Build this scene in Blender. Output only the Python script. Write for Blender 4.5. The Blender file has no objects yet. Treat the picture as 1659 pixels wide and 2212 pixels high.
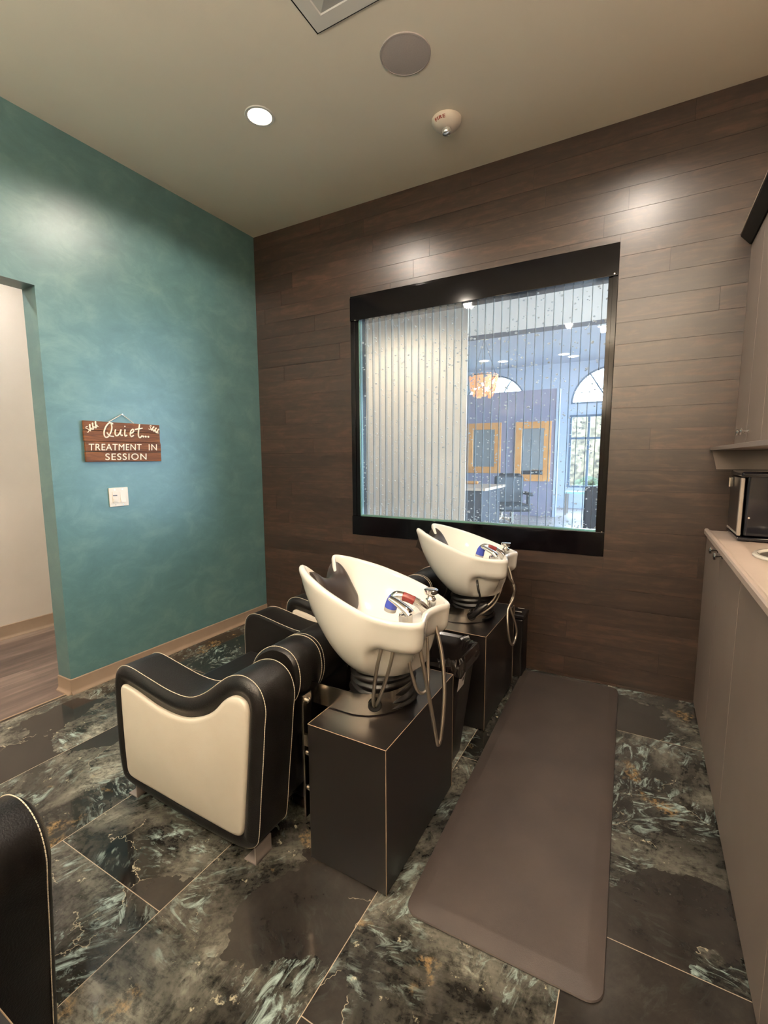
import bpy, bmesh, math, random
from mathutils import Vector, Matrix
random.seed(7)
S = bpy.context.scene
COL = S.collection
PI = math.pi

# ------------------------------------------------------------------ camera
cam_d = bpy.data.cameras.new('camera')
cam = bpy.data.objects.new('camera', cam_d)
COL.objects.link(cam)
CX, CY, CZ = 2.7823, -2.8937, 1.3342
yaw, pitch, roll = -0.5093, -0.1239, -0.0043
fw = Vector((math.sin(yaw)*math.cos(pitch), math.cos(yaw)*math.cos(pitch), math.sin(pitch)))
rt = fw.cross(Vector((0, 0, 1))).normalized()
up = rt.cross(fw)
r2 = math.cos(roll)*rt + math.sin(roll)*up
u2 = -math.sin(roll)*rt + math.cos(roll)*up
m = Matrix((r2, u2, -fw)).transposed().to_4x4()
m.translation = (CX, CY, CZ)
cam.matrix_world = m
cam_d.sensor_fit = 'VERTICAL'
cam_d.sensor_height = 24.0
cam_d.lens = 1002.55/2212*24.0
cam_d.shift_x = -0.6145/2212
cam_d.shift_y = 7.09/2212
cam_d.clip_start = 0.02
S.camera = cam

# ------------------------------------------------------------------ view, sky and lights
S.view_settings.view_transform = 'Standard'
S.view_settings.look = 'None'
S.view_settings.gamma = 1.0
S.view_settings.use_curve_mapping = False
S.view_settings.exposure = 0.74
S.cycles.max_bounces = 10
S.cycles.diffuse_bounces = 5
S.cycles.glossy_bounces = 5
S.cycles.transmission_bounces = 8
S.cycles.transparent_max_bounces = 24
S.cycles.caustics_reflective = False
S.cycles.caustics_refractive = False
S.cycles.sample_clamp_indirect = 6.0

SKY = 17.0
LAMP = 44.0
UPLIGHT = 450.0
WARM = (1.0, 0.865, 0.735)
w = bpy.data.worlds.new('sky'); S.world = w; w.use_nodes = True
w.node_tree.nodes['Background'].inputs[0].default_value = (0.56, 0.77, 1.0, 1)
w.node_tree.nodes['Background'].inputs[1].default_value = SKY

def portal(name, loc, rot, sx, sy):
    l = bpy.data.lights.new(name, 'AREA'); l.shape = 'RECTANGLE'; l.size = sx; l.size_y = sy
    l.cycles.is_portal = True
    o = bpy.data.objects.new(name, l); COL.objects.link(o); o.location = loc; o.rotation_euler = rot
    return o
portal('daylight_portal', (1.92, 9.97, 2.0), (PI/2, 0, PI), 1.8, 3.0)
portal('daylight_portal', (-0.93, 9.97, 2.0), (PI/2, 0, PI), 1.8, 3.0)
portal('daylight_portal', (5.97, 5.0, 1.6), (PI/2, 0, PI/2), 6.0, 2.6)
for i_ in range(3):
    o_ = bpy.data.objects[['daylight_portal', 'daylight_portal.001', 'daylight_portal.002'][i_]]
    d_ = Vector((0, -1, 0)) if i_ < 2 else Vector((-1, 0, 0))
    o_.rotation_euler = d_.to_track_quat('-Z', 'Y').to_euler()

# ------------------------------------------------------------------ materials
def srgb(r, g, b):
    f = lambda c: (c/255/12.92) if c/255 <= .04045 else ((c/255+.055)/1.055)**2.4
    return (f(r), f(g), f(b), 1)
MATS = {}
def mat(name, color=(.8, .8, .8, 1), rough=.5, metal=0.0, spec=.5, coat=0.0, emit=None, estr=0.0, trans=0.0, ior=1.45, sheen=0.0):
    if name in MATS: return MATS[name]
    mt = bpy.data.materials.new(name); mt.use_nodes = True
    b = mt.node_tree.nodes['Principled BSDF']
    b.inputs['Base Color'].default_value = color
    b.inputs['Roughness'].default_value = rough
    b.inputs['Metallic'].default_value = metal
    b.inputs['Specular IOR Level'].default_value = spec
    b.inputs['Coat Weight'].default_value = coat
    b.inputs['Transmission Weight'].default_value = trans
    b.inputs['IOR'].default_value = ior
    if emit:
        b.inputs['Emission Color'].default_value = emit
        b.inputs['Emission Strength'].default_value = estr
    MATS[name] = mt
    return mt
class NT:
    def __init__(s, mt):
        s.t = mt.node_tree; s.n = s.t.nodes; s.l = s.t.links; s.b = s.n.get('Principled BSDF')
    def new(s, typ, **kw):
        x = s.n.new(typ)
        for k, v in kw.items():
            if k.startswith('i_'):
                x.inputs[k[2:].replace('_', ' ')].default_value = v
            else: setattr(x, k, v)
        return x
    def link(s, a, b): s.l.new(a, b)
    def math(s, op, a, b=None, c=None):
        x = s.n.new('ShaderNodeMath'); x.operation = op
        for i, v in enumerate((a, b, c)):
            if v is None: continue
            if hasattr(v, 'links') or hasattr(v, 'is_linked'): s.l.new(v, x.inputs[i])
            else: x.inputs[i].default_value = v
        return x.outputs[0]
    def mix(s, fac, a, b, blend='MIX'):
        x = s.n.new('ShaderNodeMix'); x.data_type = 'RGBA'; x.blend_type = blend
        for k, v in ((0, fac), (6, a), (7, b)):
            if hasattr(v, 'is_linked'): s.l.new(v, x.inputs[k])
            else: x.inputs[k].default_value = v
        return x.outputs[2]
    def ramp(s, fac, pts):
        x = s.n.new('ShaderNodeValToRGB'); s.l.new(fac, x.inputs[0])
        e = x.color_ramp.elements
        while len(e) < len(pts): e.new(.5)
        for k, (p, c) in enumerate(pts):
            e[k].position = p; e[k].color = c if len(c) == 4 else (*c, 1)
        return x.outputs[0]
    def noise(s, vec, scale, detail=4, rough=.55, dist=0.0):
        x = s.new('ShaderNodeTexNoise'); x.inputs['Scale'].default_value = scale
        x.inputs['Detail'].default_value = detail; x.inputs['Roughness'].default_value = rough
        x.inputs['Distortion'].default_value = dist
        if vec is not None: s.l.new(vec, x.inputs['Vector'])
        return x.outputs['Fac']
    def bump(s, h, strength=.1, dist=.01):
        x = s.new('ShaderNodeBump'); x.inputs['Strength'].default_value = strength
        x.inputs['Distance'].default_value = dist
        s.l.new(h, x.inputs['Height']); s.l.new(x.outputs[0], s.b.inputs['Normal'])
    def pos(s):
        g = s.new('ShaderNodeNewGeometry'); return g.outputs['Position']
    def obj(s):
        g = s.new('ShaderNodeTexCoord'); return g.outputs['Object']
    def mapping(s, vec, scale=(1, 1, 1), rot=(0, 0, 0), loc=(0, 0, 0)):
        x = s.new('ShaderNodeMapping'); x.inputs['Scale'].default_value = scale
        x.inputs['Rotation'].default_value = rot; x.inputs['Location'].default_value = loc
        s.l.new(vec, x.inputs['Vector']); return x.outputs[0]

def noisy(name, c1, c2, scale=3, rough=.6, bump=0, bscale=60, detail=5, coat=0, spec=.5, stretch=(1, 1, 1), metal=0):
    mt = mat(name, c1, rough, spec=spec, coat=coat, metal=metal); t = NT(mt)
    v = t.mapping(t.obj(), stretch)
    f = t.noise(v, scale, detail)
    t.link(t.ramp(f, [(.35, c1), (.65, c2)]), t.b.inputs['Base Color'])
    if bump: t.bump(t.noise(v, bscale, 3), bump, .004)
    return mt

M_CEIL = noisy('ceiling_paint', srgb(240, 229, 208), srgb(243, 232, 211), 2, .85, .06, 140)
M_TEAL = noisy('teal_plaster', srgb(82, 127, 131), srgb(105, 150, 150), 2.6, .42, .10, 8, 8, spec=.45)
def teal_detail():
    t = NT(M_TEAL); p = t.obj()
    n1 = t.noise(t.mapping(p, (1, 1, 1.5), (0.5, 0, 0)), 5.0, 10, .68, .45)
    n2 = t.noise(p, .9, 3)
    f = t.math('ADD', t.math('MULTIPLY', n1, .75), t.math('MULTIPLY', n2, .25))
    t.link(t.ramp(f, [(.3, srgb(72, 105, 109)), (.5, srgb(84, 119, 121)), (.7, srgb(106, 138, 135))]), t.b.inputs['Base Color'])
    r = t.math('MULTIPLY_ADD', n1, .22, .30); t.link(r, t.b.inputs['Roughness'])
    t.b.inputs['Coat Weight'].default_value = .9; t.b.inputs['Coat Roughness'].default_value = .42
teal_detail()
M_HALL = noisy('hall_paint', srgb(214, 203, 192), srgb(222, 211, 200), 1.5, .8)
M_WALLB = noisy('greige_paint', srgb(170, 160, 145), srgb(178, 168, 152), 2, .8)
M_BASE = noisy('rubber_baseboard', srgb(142, 122, 104), srgb(148, 128, 110), 8, .5)
M_BLACKTRIM = mat('gloss_black_frame', srgb(9, 7, 9), .10, spec=.28)
M_LEATHER = noisy('black_leather', srgb(13, 11, 11), srgb(18, 15, 14), 30, .36, .25, 260, spec=.38)
M_CREAM = noisy('cream_vinyl', srgb(225, 214, 198), srgb(230, 220, 205), 6, .55, .1, 200)
M_THREAD = mat('cream_thread', srgb(236, 224, 202), .7)
M_DARKMETAL = noisy('dark_brown_sheet', srgb(18, 14, 13), srgb(21, 17, 16), 4, .34, spec=.8)
M_EDGE = mat('trim_and_highlight', srgb(160, 138, 114), .4)  # floor strip tan, also colours the drawn-in highlights on the pedestal edges
M_CHROME = mat('chrome', (.82, .80, .77, 1), .08, 1.0)
M_NICKEL = mat('brushed_nickel', (.62, .56, .49, 1), .2, 1.0)
M_STEEL = mat('braided_steel', (.52, .46, .39, 1), .35, 1.0)
M_BELLOWS = mat('black_bellows', srgb(14, 11, 10), .38)
M_PORC = mat('white_porcelain', srgb(240, 235, 226), .10, coat=.6)
M_RUBBER = mat('black_rubber', srgb(45, 38, 35), .38)
M_BLUE = mat('blue_plastic', srgb(70, 88, 190), .15, trans=.2)
M_RED = mat('red_plastic', srgb(120, 46, 44), .25)
M_CLEAR = mat('clear_plastic', srgb(215, 212, 205), .12, trans=.35)
M_BIN = mat('black_plastic', srgb(20, 17, 17), .32)
M_BAG = mat('bin_bag', srgb(26, 22, 21), .2, coat=.8)
M_PAPER = mat('white_paper', srgb(228, 222, 220), .6)
M_INK = mat('grey_ink', srgb(110, 105, 110), .6)
M_MATRUB = noisy('mat_rubber', srgb(56, 49, 46), srgb(66, 58, 54), 3.5, .55, .12, 320, 6)
M_CAB = noisy('taupe_laminate', srgb(124, 111, 102), srgb(128, 115, 106), 5, .42, .03, 200)
M_COUNTER = noisy('counter_laminate', srgb(176, 158, 146), srgb(182, 164, 152), 6, .38)
M_CROWN = mat('black_crown', srgb(13, 11, 13), .55)
M_CROWNTOP = mat('crown_edge', srgb(150, 130, 116), .45)
M_WHITE = mat('white_plastic', srgb(236, 222, 204), .35)
M_WHITEP = mat('white_metal_paint', srgb(226, 222, 212), .5)
M_SPK = noisy('speaker_mesh', srgb(178, 168, 162), srgb(184, 174, 168), 200, .7)
M_LENS = mat('lit_lamp_lens', (1, 1, 1, 1), .5, emit=(1, .86, .66, 1), estr=9.0)
M_REDINK = mat('red_print', srgb(150, 62, 48), .5)
M_SWHITE = mat('sign_lettering', srgb(250, 235, 214), .6)
M_TWINE = mat('twine', srgb(222, 206, 186), .8)
M_WARMER = mat('black_enamel', srgb(24, 24, 32), .12, coat=.5)
M_WDOOR = mat('brown_glass_door', srgb(58, 48, 43), .3)
M_SILVER = mat('silver_trim', srgb(196, 186, 176), .35, .35)
M_FOOT = mat('grey_foot_plate', srgb(136, 126, 122), .35)
M_STAINLESS = mat('stainless', (.45, .43, .42, 1), .28, 1.0)

def wood_wall():
    mt = mat('dark_oak_planks', srgb(70, 55, 47), .34, spec=.5); t = NT(mt)
    a = t.new('ShaderNodeAttribute', attribute_name='plank')
    p = t.obj()
    off = t.new('ShaderNodeVectorMath', operation='ADD')
    sc = t.new('ShaderNodeVectorMath', operation='SCALE'); t.link(a.outputs['Color'], sc.inputs[0]); sc.inputs['Scale'].default_value = 9
    t.link(p, off.inputs[0]); t.link(sc.outputs[0], off.inputs[1])
    v = t.mapping(off.outputs[0], (1.6, 1, 18))
    n = t.noise(v, 1.6, 8, .6, .8)
    n2 = t.noise(t.mapping(off.outputs[0], (1, 1, 2.6)), 5.5, 6, .65, 1.5)
    g = t.math('ADD', t.math('MULTIPLY', n, .55), t.math('MULTIPLY', n2, .45))
    base = t.ramp(g, [(.30, srgb(30, 21, 16)), (.50, srgb(49, 35, 27)), (.70, srgb(78, 57, 45))])
    sep = t.new('ShaderNodeSeparateColor'); t.link(a.outputs['Color'], sep.inputs[0])
    k = t.math('MULTIPLY_ADD', sep.outputs[0], .46, .74)
    cc = t.new('ShaderNodeCombineColor'); 
    for i in range(3): t.link(k, cc.inputs[i])
    t.link(t.mix(1.0, base, cc.outputs[0], 'MULTIPLY'), t.b.inputs['Base Color'])
    t.link(t.math('MULTIPLY_ADD', n2, .2, .30), t.b.inputs['Roughness'])
    t.b.inputs['Coat Weight'].default_value = .8; t.b.inputs['Coat Roughness'].default_value = .35
    t.b.inputs['Specular IOR Level'].default_value = .3
    t.bump(g, .12, .003)
    return mt
M_WOODWALL = wood_wall()

def plank_floor(name, c1, c2, c3, w=.15, along='Y', rough=.4, seam=.0):
    mt = mat(name, c1, rough); t = NT(mt); p = t.pos()
    sx = t.new('ShaderNodeSeparateXYZ'); t.link(p, sx.inputs[0])
    a, b = (sx.outputs[0], sx.outputs[1]) if along == 'Y' else (sx.outputs[1], sx.outputs[0])
    row = t.math('FLOOR', t.math('DIVIDE', a, w))
    wn = t.new('ShaderNodeTexWhiteNoise', noise_dimensions='1D'); t.link(row, wn.inputs['W'])
    cell = t.math('FLOOR', t.math('ADD', t.math('DIVIDE', b, 1.2), t.math('MULTIPLY', wn.outputs[0], 1.0)))
    wn2 = t.new('ShaderNodeTexWhiteNoise', noise_dimensions='2D')
    cx = t.new('ShaderNodeCombineXYZ'); t.link(row, cx.inputs[0]); t.link(cell, cx.inputs[1]); t.link(cx.outputs[0], wn2.inputs['Vector'])
    v = t.mapping(p, (12, 1.2, 1) if along == 'Y' else (1.2, 12, 1))
    n = t.noise(v, 2.0, 6, .6, .5)
    f = t.math('ADD', t.math('MULTIPLY', n, .7), t.math('MULTIPLY', wn2.outputs[0], .3))
    t.link(t.ramp(f, [(.3, c1), (.5, c2), (.72, c3)]), t.b.inputs['Base Color'])
    return mt
M_HALLFLOOR = plank_floor('brown_vinyl_planks', srgb(72, 61, 56), srgb(98, 84, 77), srgb(136, 120, 109))
M_SALONFLOOR = plank_floor('salon_planks', srgb(150, 135, 130), srgb(170, 154, 148), srgb(190, 176, 170), along='X')

def tile_floor():
    mt = mat('polished_stone_tile', srgb(60, 55, 45), .14, coat=.0); t = NT(mt); p = t.pos()
    s = t.new('ShaderNodeSeparateXYZ'); t.link(p, s.inputs[0])
    u = t.math('DIVIDE', t.math('SUBTRACT', s.outputs[0], 1.0655), .5345)
    cu = t.math('FLOOR', u)
    par = t.math('MODULO', t.math('ADD', cu, 20), 2)
    v = t.math('DIVIDE', t.math('ADD', t.math('ADD', s.outputs[1], 10.555+.56), t.math('MULTIPLY', par, -.56)), 1.12)
    v = t.math('ADD', v, -.0)
    cv = t.math('FLOOR', v)
    fu = t.math('SUBTRACT', u, cu); fv = t.math('SUBTRACT', v, cv)
    du = t.math('MULTIPLY', t.math('MINIMUM', fu, t.math('SUBTRACT', 1, fu)), .5345)
    dv = t.math('MULTIPLY', t.math('MINIMUM', fv, t.math('SUBTRACT', 1, fv)), 1.12)
    d = t.math('MINIMUM', du, dv)
    grout = t.math('LESS_THAN', d, .0012)
    cell = t.new('ShaderNodeCombineXYZ'); t.link(cu, cell.inputs[0]); t.link(cv, cell.inputs[1])
    wn = t.new('ShaderNodeTexWhiteNoise', noise_dimensions='2D'); t.link(cell.outputs[0], wn.inputs['Vector'])
    offs = t.new('ShaderNodeVectorMath', operation='SCALE'); t.link(wn.outputs['Color'], offs.inputs[0]); offs.inputs['Scale'].default_value = 13.0
    q = t.new('ShaderNodeVectorMath', operation='ADD'); t.link(p, q.inputs[0]); t.link(offs.outputs[0], q.inputs[1])
    q = q.outputs[0]
    # smooth charcoal fields against crystalline mottled stone
    nz = t.new('ShaderNodeTexNoise'); nz.inputs['Scale'].default_value = 2.2; nz.inputs['Detail'].default_value = 6; nz.inputs['Roughness'].default_value = .62; t.link(q, nz.inputs['Vector'])
    wv = t.new('ShaderNodeVectorMath', operation='MULTIPLY_ADD'); t.link(nz.outputs['Color'], wv.inputs[0]); wv.inputs[1].default_value = (.42, .42, 0); t.link(q, wv.inputs[2])
    vo = t.new('ShaderNodeTexVoronoi', voronoi_dimensions='2D'); vo.inputs['Scale'].default_value = 2.9; t.link(wv.outputs[0], vo.inputs['Vector'])
    ve = t.new('ShaderNodeTexVoronoi', voronoi_dimensions='2D', feature='DISTANCE_TO_EDGE'); ve.inputs['Scale'].default_value = 2.9; t.link(wv.outputs[0], ve.inputs['Vector'])
    sc = t.new('ShaderNodeSeparateColor'); t.link(vo.outputs['Color'], sc.inputs[0])
    dark = t.math('LESS_THAN', sc.outputs[0], .30)
    turn = t.new('ShaderNodeVectorRotate', rotation_type='Z_AXIS'); t.link(q, turn.inputs['Vector']); t.link(t.math('MULTIPLY', sc.outputs[2], 3.0), turn.inputs['Angle'])
    streak = t.noise(t.mapping(turn.outputs[0], (6, 22, 1)), 1.5, 9, .70, .8)
    mott = t.noise(q, 7, 10, .74, .8)
    fine = t.noise(q, 55, 6, .75)
    low = t.noise(q, 2.3, 7, .62, .6)
    base = t.ramp(low, [(.36, srgb(34, 33, 30)), (.48, srgb(62, 60, 55)), (.59, srgb(102, 100, 91)), (.69, srgb(150, 148, 135))])
    tex = t.math('ADD', t.math('MULTIPLY', streak, .34), t.math('ADD', t.math('MULTIPLY', mott, .36), t.math('MULTIPLY', fine, .30)))
    mod = t.ramp(tex, [(.41, (.10, .10, .10)), (.475, (.45, .45, .45)), (.53, (.88, .88, .88)), (.59, (1, 1, 1))])
    c = t.mix(1.0, base, mod, 'MULTIPLY')
    patch = t.ramp(t.noise(q, 3.0, 4, .6), [(.47, (0, 0, 0)), (.60, (1, 1, 1))])
    fleck = t.ramp(t.noise(t.mapping(turn.outputs[0], (5, 13, 1)), 2.0, 8, .72, 1.2), [(.52, (0, 0, 0)), (.66, (1, 1, 1))])
    c = t.mix(t.math('MULTIPLY', t.math('MULTIPLY', patch, fleck), .85), c, srgb(170, 190, 184))
    spark = t.ramp(t.noise(q, 21, 7, .72), [(.63, (0, 0, 0)), (.70, (1, 1, 1))])
    c = t.mix(t.math('MULTIPLY', spark, .7), c, srgb(206, 198, 170))
    gold = t.math('MULTIPLY', t.ramp(t.noise(q, 5.0, 3, .5), [(.63, (0, 0, 0)), (.68, (1, 1, 1))]), t.ramp(fine, [(.45, (0, 0, 0)), (.62, (1, 1, 1))]))
    c = t.mix(t.math('MULTIPLY', gold, .40), c, srgb(196, 156, 96))
    char = t.ramp(t.noise(q, 7, 6, .7), [(.35, srgb(32, 29, 27)), (.7, srgb(48, 44, 41))])
    c = t.mix(t.math('MULTIPLY', dark, .96), c, char)
    vein = t.math('MULTIPLY', t.math('LESS_THAN', ve.outputs['Distance'], t.math('MULTIPLY', mott, .007)), t.math('GREATER_THAN', t.noise(q, 5.5, 3), .60))
    c = t.mix(t.math('MULTIPLY', vein, .55), c, srgb(176, 166, 144))
    c = t.mix(grout, c, srgb(160, 144, 124))
    t.link(c, t.b.inputs['Base Color'])
    t.link(t.math('MULTIPLY_ADD', grout, .5, .08), t.b.inputs['Roughness'])
    return mt
M_TILE = tile_floor()

def sign_wood():
    mt = mat('stained_sign_wood', srgb(104, 60, 28), .6); t = NT(mt); p = t.obj()
    n = t.noise(t.mapping(p, (1, 2.2, 26)), 2.4, 7, .62, .9)
    t.link(t.ramp(n, [(.3, srgb(70, 38, 20)), (.5, srgb(106, 62, 30)), (.72, srgb(142, 90, 46))]), t.b.inputs['Base Color'])
    return mt
M_SIGN = sign_wood()

def glass_sheet(name, tint, haze, rough=.02, gloss=1.0):
    mt = bpy.data.materials.new(name); mt.use_nodes = True; t = NT(mt)
    out = t.n['Material Output']; t.n.remove(t.b)
    tr = t.new('ShaderNodeBsdfTransparent'); tr.inputs[0].default_value = tint
    gl = t.new('ShaderNodeBsdfGlossy'); gl.inputs['Roughness'].default_value = rough
    df = t.new('ShaderNodeBsdfTranslucent'); df.inputs[0].default_value = (.9, .93, .95, 1)
    df2 = t.new('ShaderNodeBsdfDiffuse'); df2.inputs[0].default_value = (.9, .9, .88, 1)
    ad = t.new('ShaderNodeMixShader'); ad.inputs[0].default_value = .4; t.link(df.outputs[0], ad.inputs[1]); t.link(df2.outputs[0], ad.inputs[2])
    m1 = t.new('ShaderNodeMixShader'); m1.inputs[0].default_value = haze; t.link(tr.outputs[0], m1.inputs[1]); t.link(ad.outputs[0], m1.inputs[2])
    fr = t.new('ShaderNodeFresnel'); fr.inputs[0].default_value = 1.35
    m2 = t.new('ShaderNodeMixShader'); t.link(t.math('MULTIPLY', fr.outputs[0], gloss), m2.inputs[0]); t.link(m1.outputs[0], m2.inputs[1]); t.link(gl.outputs[0], m2.inputs[2])
    t.link(m2.outputs[0], out.inputs[0])
    return mt
M_PANEL = glass_sheet('acrylic_sheet', (.97, .985, .98, 1), .05)
M_DIVIDER = glass_sheet('acrylic_divider', (.93, .95, .95, 1), .05, gloss=.25)
M_DIVEDGE = glass_sheet('divider_front_edge', (.50, .53, .54, 1), .12, gloss=.5)
M_GLASSEDGE = mat('green_glass_edge', srgb(150, 205, 185), .2, trans=.5)
M_BUBBLE = mat('air_bubble', (1, 1, 1, 1), .0, trans=1.0, ior=1.33)
def bubble_mat():
    t = NT(M_BUBBLE); out = t.n['Material Output']
    d = t.new('ShaderNodeBsdfTranslucent'); d.inputs[0].default_value = (1, 1, .97, 1)
    d2 = t.new('ShaderNodeBsdfDiffuse'); d2.inputs[0].default_value = (1, 1, .97, 1)
    a = t.new('ShaderNodeMixShader'); a.inputs[0].default_value = .6; t.link(d.outputs[0], a.inputs[1]); t.link(d2.outputs[0], a.inputs[2])
    x = t.new('ShaderNodeMixShader'); x.inputs[0].default_value = .5; t.link(t.b.outputs[0], x.inputs[1]); t.link(a.outputs[0], x.inputs[2])
    t.link(x.outputs[0], out.inputs[0])
bubble_mat()
M_PANE = glass_sheet('window_pane', (.97, .99, 1, 1), .0)
M_PURPLE = mat('purple_grey_paint', srgb(140, 134, 150), .7)
M_SALONBEIGE = noisy('salon_beige_paint', srgb(216, 206, 192), srgb(220, 210, 197), 2, .7)
M_SALONWALL = mat('salon_pale_paint', srgb(176, 184, 196), .7)
M_BEAM = mat('dark_beam', srgb(70, 74, 84), .6)
M_ORANGE = noisy('honey_wood', srgb(206, 134, 62), srgb(224, 156, 84), 5, .4)
M_MIRROR = mat('mirror_glass', (.62, .68, .72, 1), .03, 1.0)
M_SALONBLACK = mat('salon_black_vinyl', srgb(38, 40, 46), .45)
M_DESKTOP = mat('desk_pale_wood', srgb(206, 178, 152), .4)
M_DESK = mat('desk_dark_panel', srgb(52, 52, 58), .5)
M_SHELL = mat('capiz_shell', srgb(216, 140, 96), .5, emit=(1, .42, .16, 1), estr=.55)
M_OUTWALL = noisy('stone_wall', srgb(122, 106, 82), srgb(52, 44, 35), 6, .9)
M_OUTGROUND = noisy('concrete', srgb(120, 118, 112), srgb(130, 128, 122), 2, .9)
M_LEAF = noisy('leaf_green', srgb(34, 42, 24), srgb(62, 70, 40), 9, .7)
M_WFRAME = mat('window_frame_bronze', srgb(92, 108, 124), .5)

# ------------------------------------------------------------------ mesh helpers
class MB:
    def __init__(s): s.v = []; s.f = []; s.m = []; s.bev = False
    def add(s, vs, fs, mi=0):
        k = len(s.v); s.v += [tuple(x) for x in vs]
        s.f += [tuple(i+k for i in f) for f in fs]; s.m += [mi]*len(fs); return s
    def bm(s, b, mi=0):
        b.verts.ensure_lookup_table(); b.verts.index_update()
        s.add([v.co[:] for v in b.verts], [[v.index for v in f.verts] for f in b.faces], mi); b.free(); return s
    def box(s, x0, x1, y0, y1, z0, z1, bev=0.0, seg=2, mi=0, mtx=None):
        b = bmesh.new(); bmesh.ops.create_cube(b, size=1)
        bmesh.ops.scale(b, vec=(x1-x0, y1-y0, z1-z0), verts=b.verts)
        bmesh.ops.translate(b, vec=((x0+x1)/2, (y0+y1)/2, (z0+z1)/2), verts=b.verts)
        if bev:
            s.bev = True
            bmesh.ops.bevel(b, geom=list(b.edges), offset=bev, segments=seg, profile=.5, affect='EDGES')
        if mtx is not None: bmesh.ops.transform(b, matrix=mtx, verts=b.verts)
        return s.bm(b, mi)
    def loft(s, rings, cap0=True, cap1=True, closed=True, mi=0):
        n = len(rings[0]); k = len(s.v)
        vs = [p for r in rings for p in r]; fs = []
        for i in range(len(rings)-1):
            for j in range(n if closed else n-1):
                a = i*n+j; b = i*n+(j+1) % n
                fs.append((a, b, b+n, a+n))
        if cap0: fs.append(tuple(range(n-1, -1, -1)))
        if cap1: fs.append(tuple((len(rings)-1)*n+j for j in range(n)))
        return s.add(vs, fs, mi)
    def tube(s, path, r, seg=8, cap=True, mi=0):
        P = [Vector(p) for p in path]; rings = []
        rr = r if isinstance(r, (list, tuple)) else [r]*len(P)
        t0 = (P[1]-P[0]).normalized()
        a = t0.orthogonal().normalized()
        for i, p in enumerate(P):
            t = (P[min(i+1, len(P)-1)]-P[max(i-1, 0)]).normalized()
            a = (a-t*a.dot(t)); a = a.normalized() if a.length > 1e-6 else t.orthogonal().normalized()
            b = t.cross(a)
            rings.append([p+rr[i]*(math.cos(2*PI*j/seg)*a+math.sin(2*PI*j/seg)*b) for j in range(seg)])
        return s.loft(rings, cap, cap, mi=mi)
    def lathe(s, prof, c=(0, 0, 0), axis='Z', seg=32, cap=True, mi=0, sx=1, sy=1):
        rings = []
        for r, h in prof:
            ring = []
            for j in range(seg):
                a = 2*PI*j/seg; x, y = r*math.cos(a)*sx, r*math.sin(a)*sy
                q = (x, y, h) if axis == 'Z' else ((h, x, y) if axis == 'X' else (y, h, x))
                ring.append((q[0]+c[0], q[1]+c[1], q[2]+c[2]))
            rings.append(ring)
        return s.loft(rings, cap, cap, mi=mi)
    def build(s, name, mats, parent=None, off=(0, 0, 0), smooth=35):
        me = bpy.data.meshes.new(name)
        me.from_pydata([(x-off[0], y-off[1], z-off[2]) for x, y, z in s.v], [], s.f)
        if not isinstance(mats, (list, tuple)): mats = [mats]
        for q in mats: me.materials.append(q)
        me.polygons.foreach_set('material_index', s.m)
        b = bmesh.new(); b.from_mesh(me); bmesh.ops.recalc_face_normals(b, faces=b.faces); b.to_mesh(me); b.free()
        if smooth:
            me.polygons.foreach_set('use_smooth', [True]*len(me.polygons))
            me.set_sharp_from_angle(angle=math.radians(smooth))
        me.update()
        o = bpy.data.objects.new(name, me); COL.objects.link(o)
        if s.bev and smooth:
            wn = o.modifiers.new('weighted_normals', 'WEIGHTED_NORMAL'); wn.keep_sharp = True; wn.weight = 100
        if parent is not None: o.parent = parent
        return o
def spline(pts, n=10, closed=True):
    P = [Vector(p) for p in pts]; out = []; N = len(P)
    for i in range(N if closed else N-1):
        g = (lambda k: P[k % N]) if closed else (lambda k: P[max(0, min(N-1, k))])
        a, b, c, d = g(i-1), g(i), g(i+1), g(i+2)
        for j in range(n):
            t = j/n
            out.append(.5*((2*b)+(c-a)*t+(2*a-5*b+4*c-d)*t*t+(3*b-a-3*c+d)*t**3))
    if not closed: out.append(P[-1].copy())
    return out
def inset2(P, d):                      # inset a closed 2-D outline
    n = len(P); A = sum(P[i][0]*P[(i+1) % n][1]-P[(i+1) % n][0]*P[i][1] for i in range(n)); sg = 1 if A > 0 else -1
    out = []
    for i in range(n):
        a, b = Vector(P[i-1]), Vector(P[(i+1) % n]); t = (b-a).normalized()
        out.append(Vector(P[i])+sg*d*Vector((-t.y, t.x)))
    return out
def tag(o, label, cat, group=None):
    o['label'] = label; o['category'] = cat
    if group: o['group'] = group
    return o
def thing(name, loc, label, cat, group=None, rz=0):
    o = bpy.data.objects.new(name, None); COL.objects.link(o); o.location = loc; o.rotation_euler = (0, 0, rz)
    o.empty_display_size = .1
    return tag(o, label, cat, group)
def struct(o): o['kind'] = 'structure'; return o
def text_mesh(txt, spacing=1.0, extrude=.02, bold=0.0):
    c = bpy.data.curves.new('lettering', 'FONT'); c.body = txt; c.extrude = extrude; c.space_character = spacing; c.offset = bold
    o = bpy.data.objects.new('lettering', c); COL.objects.link(o)
    bpy.context.view_layer.update()
    me = bpy.data.meshes.new_from_object(o.evaluated_get(bpy.context.evaluated_depsgraph_get()))
    vs = [v.co.copy() for v in me.vertices]; fs = [tuple(p.vertices) for p in me.polygons]
    bpy.data.objects.remove(o); bpy.data.curves.remove(c); bpy.data.meshes.remove(me)
    return vs, fs
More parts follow.
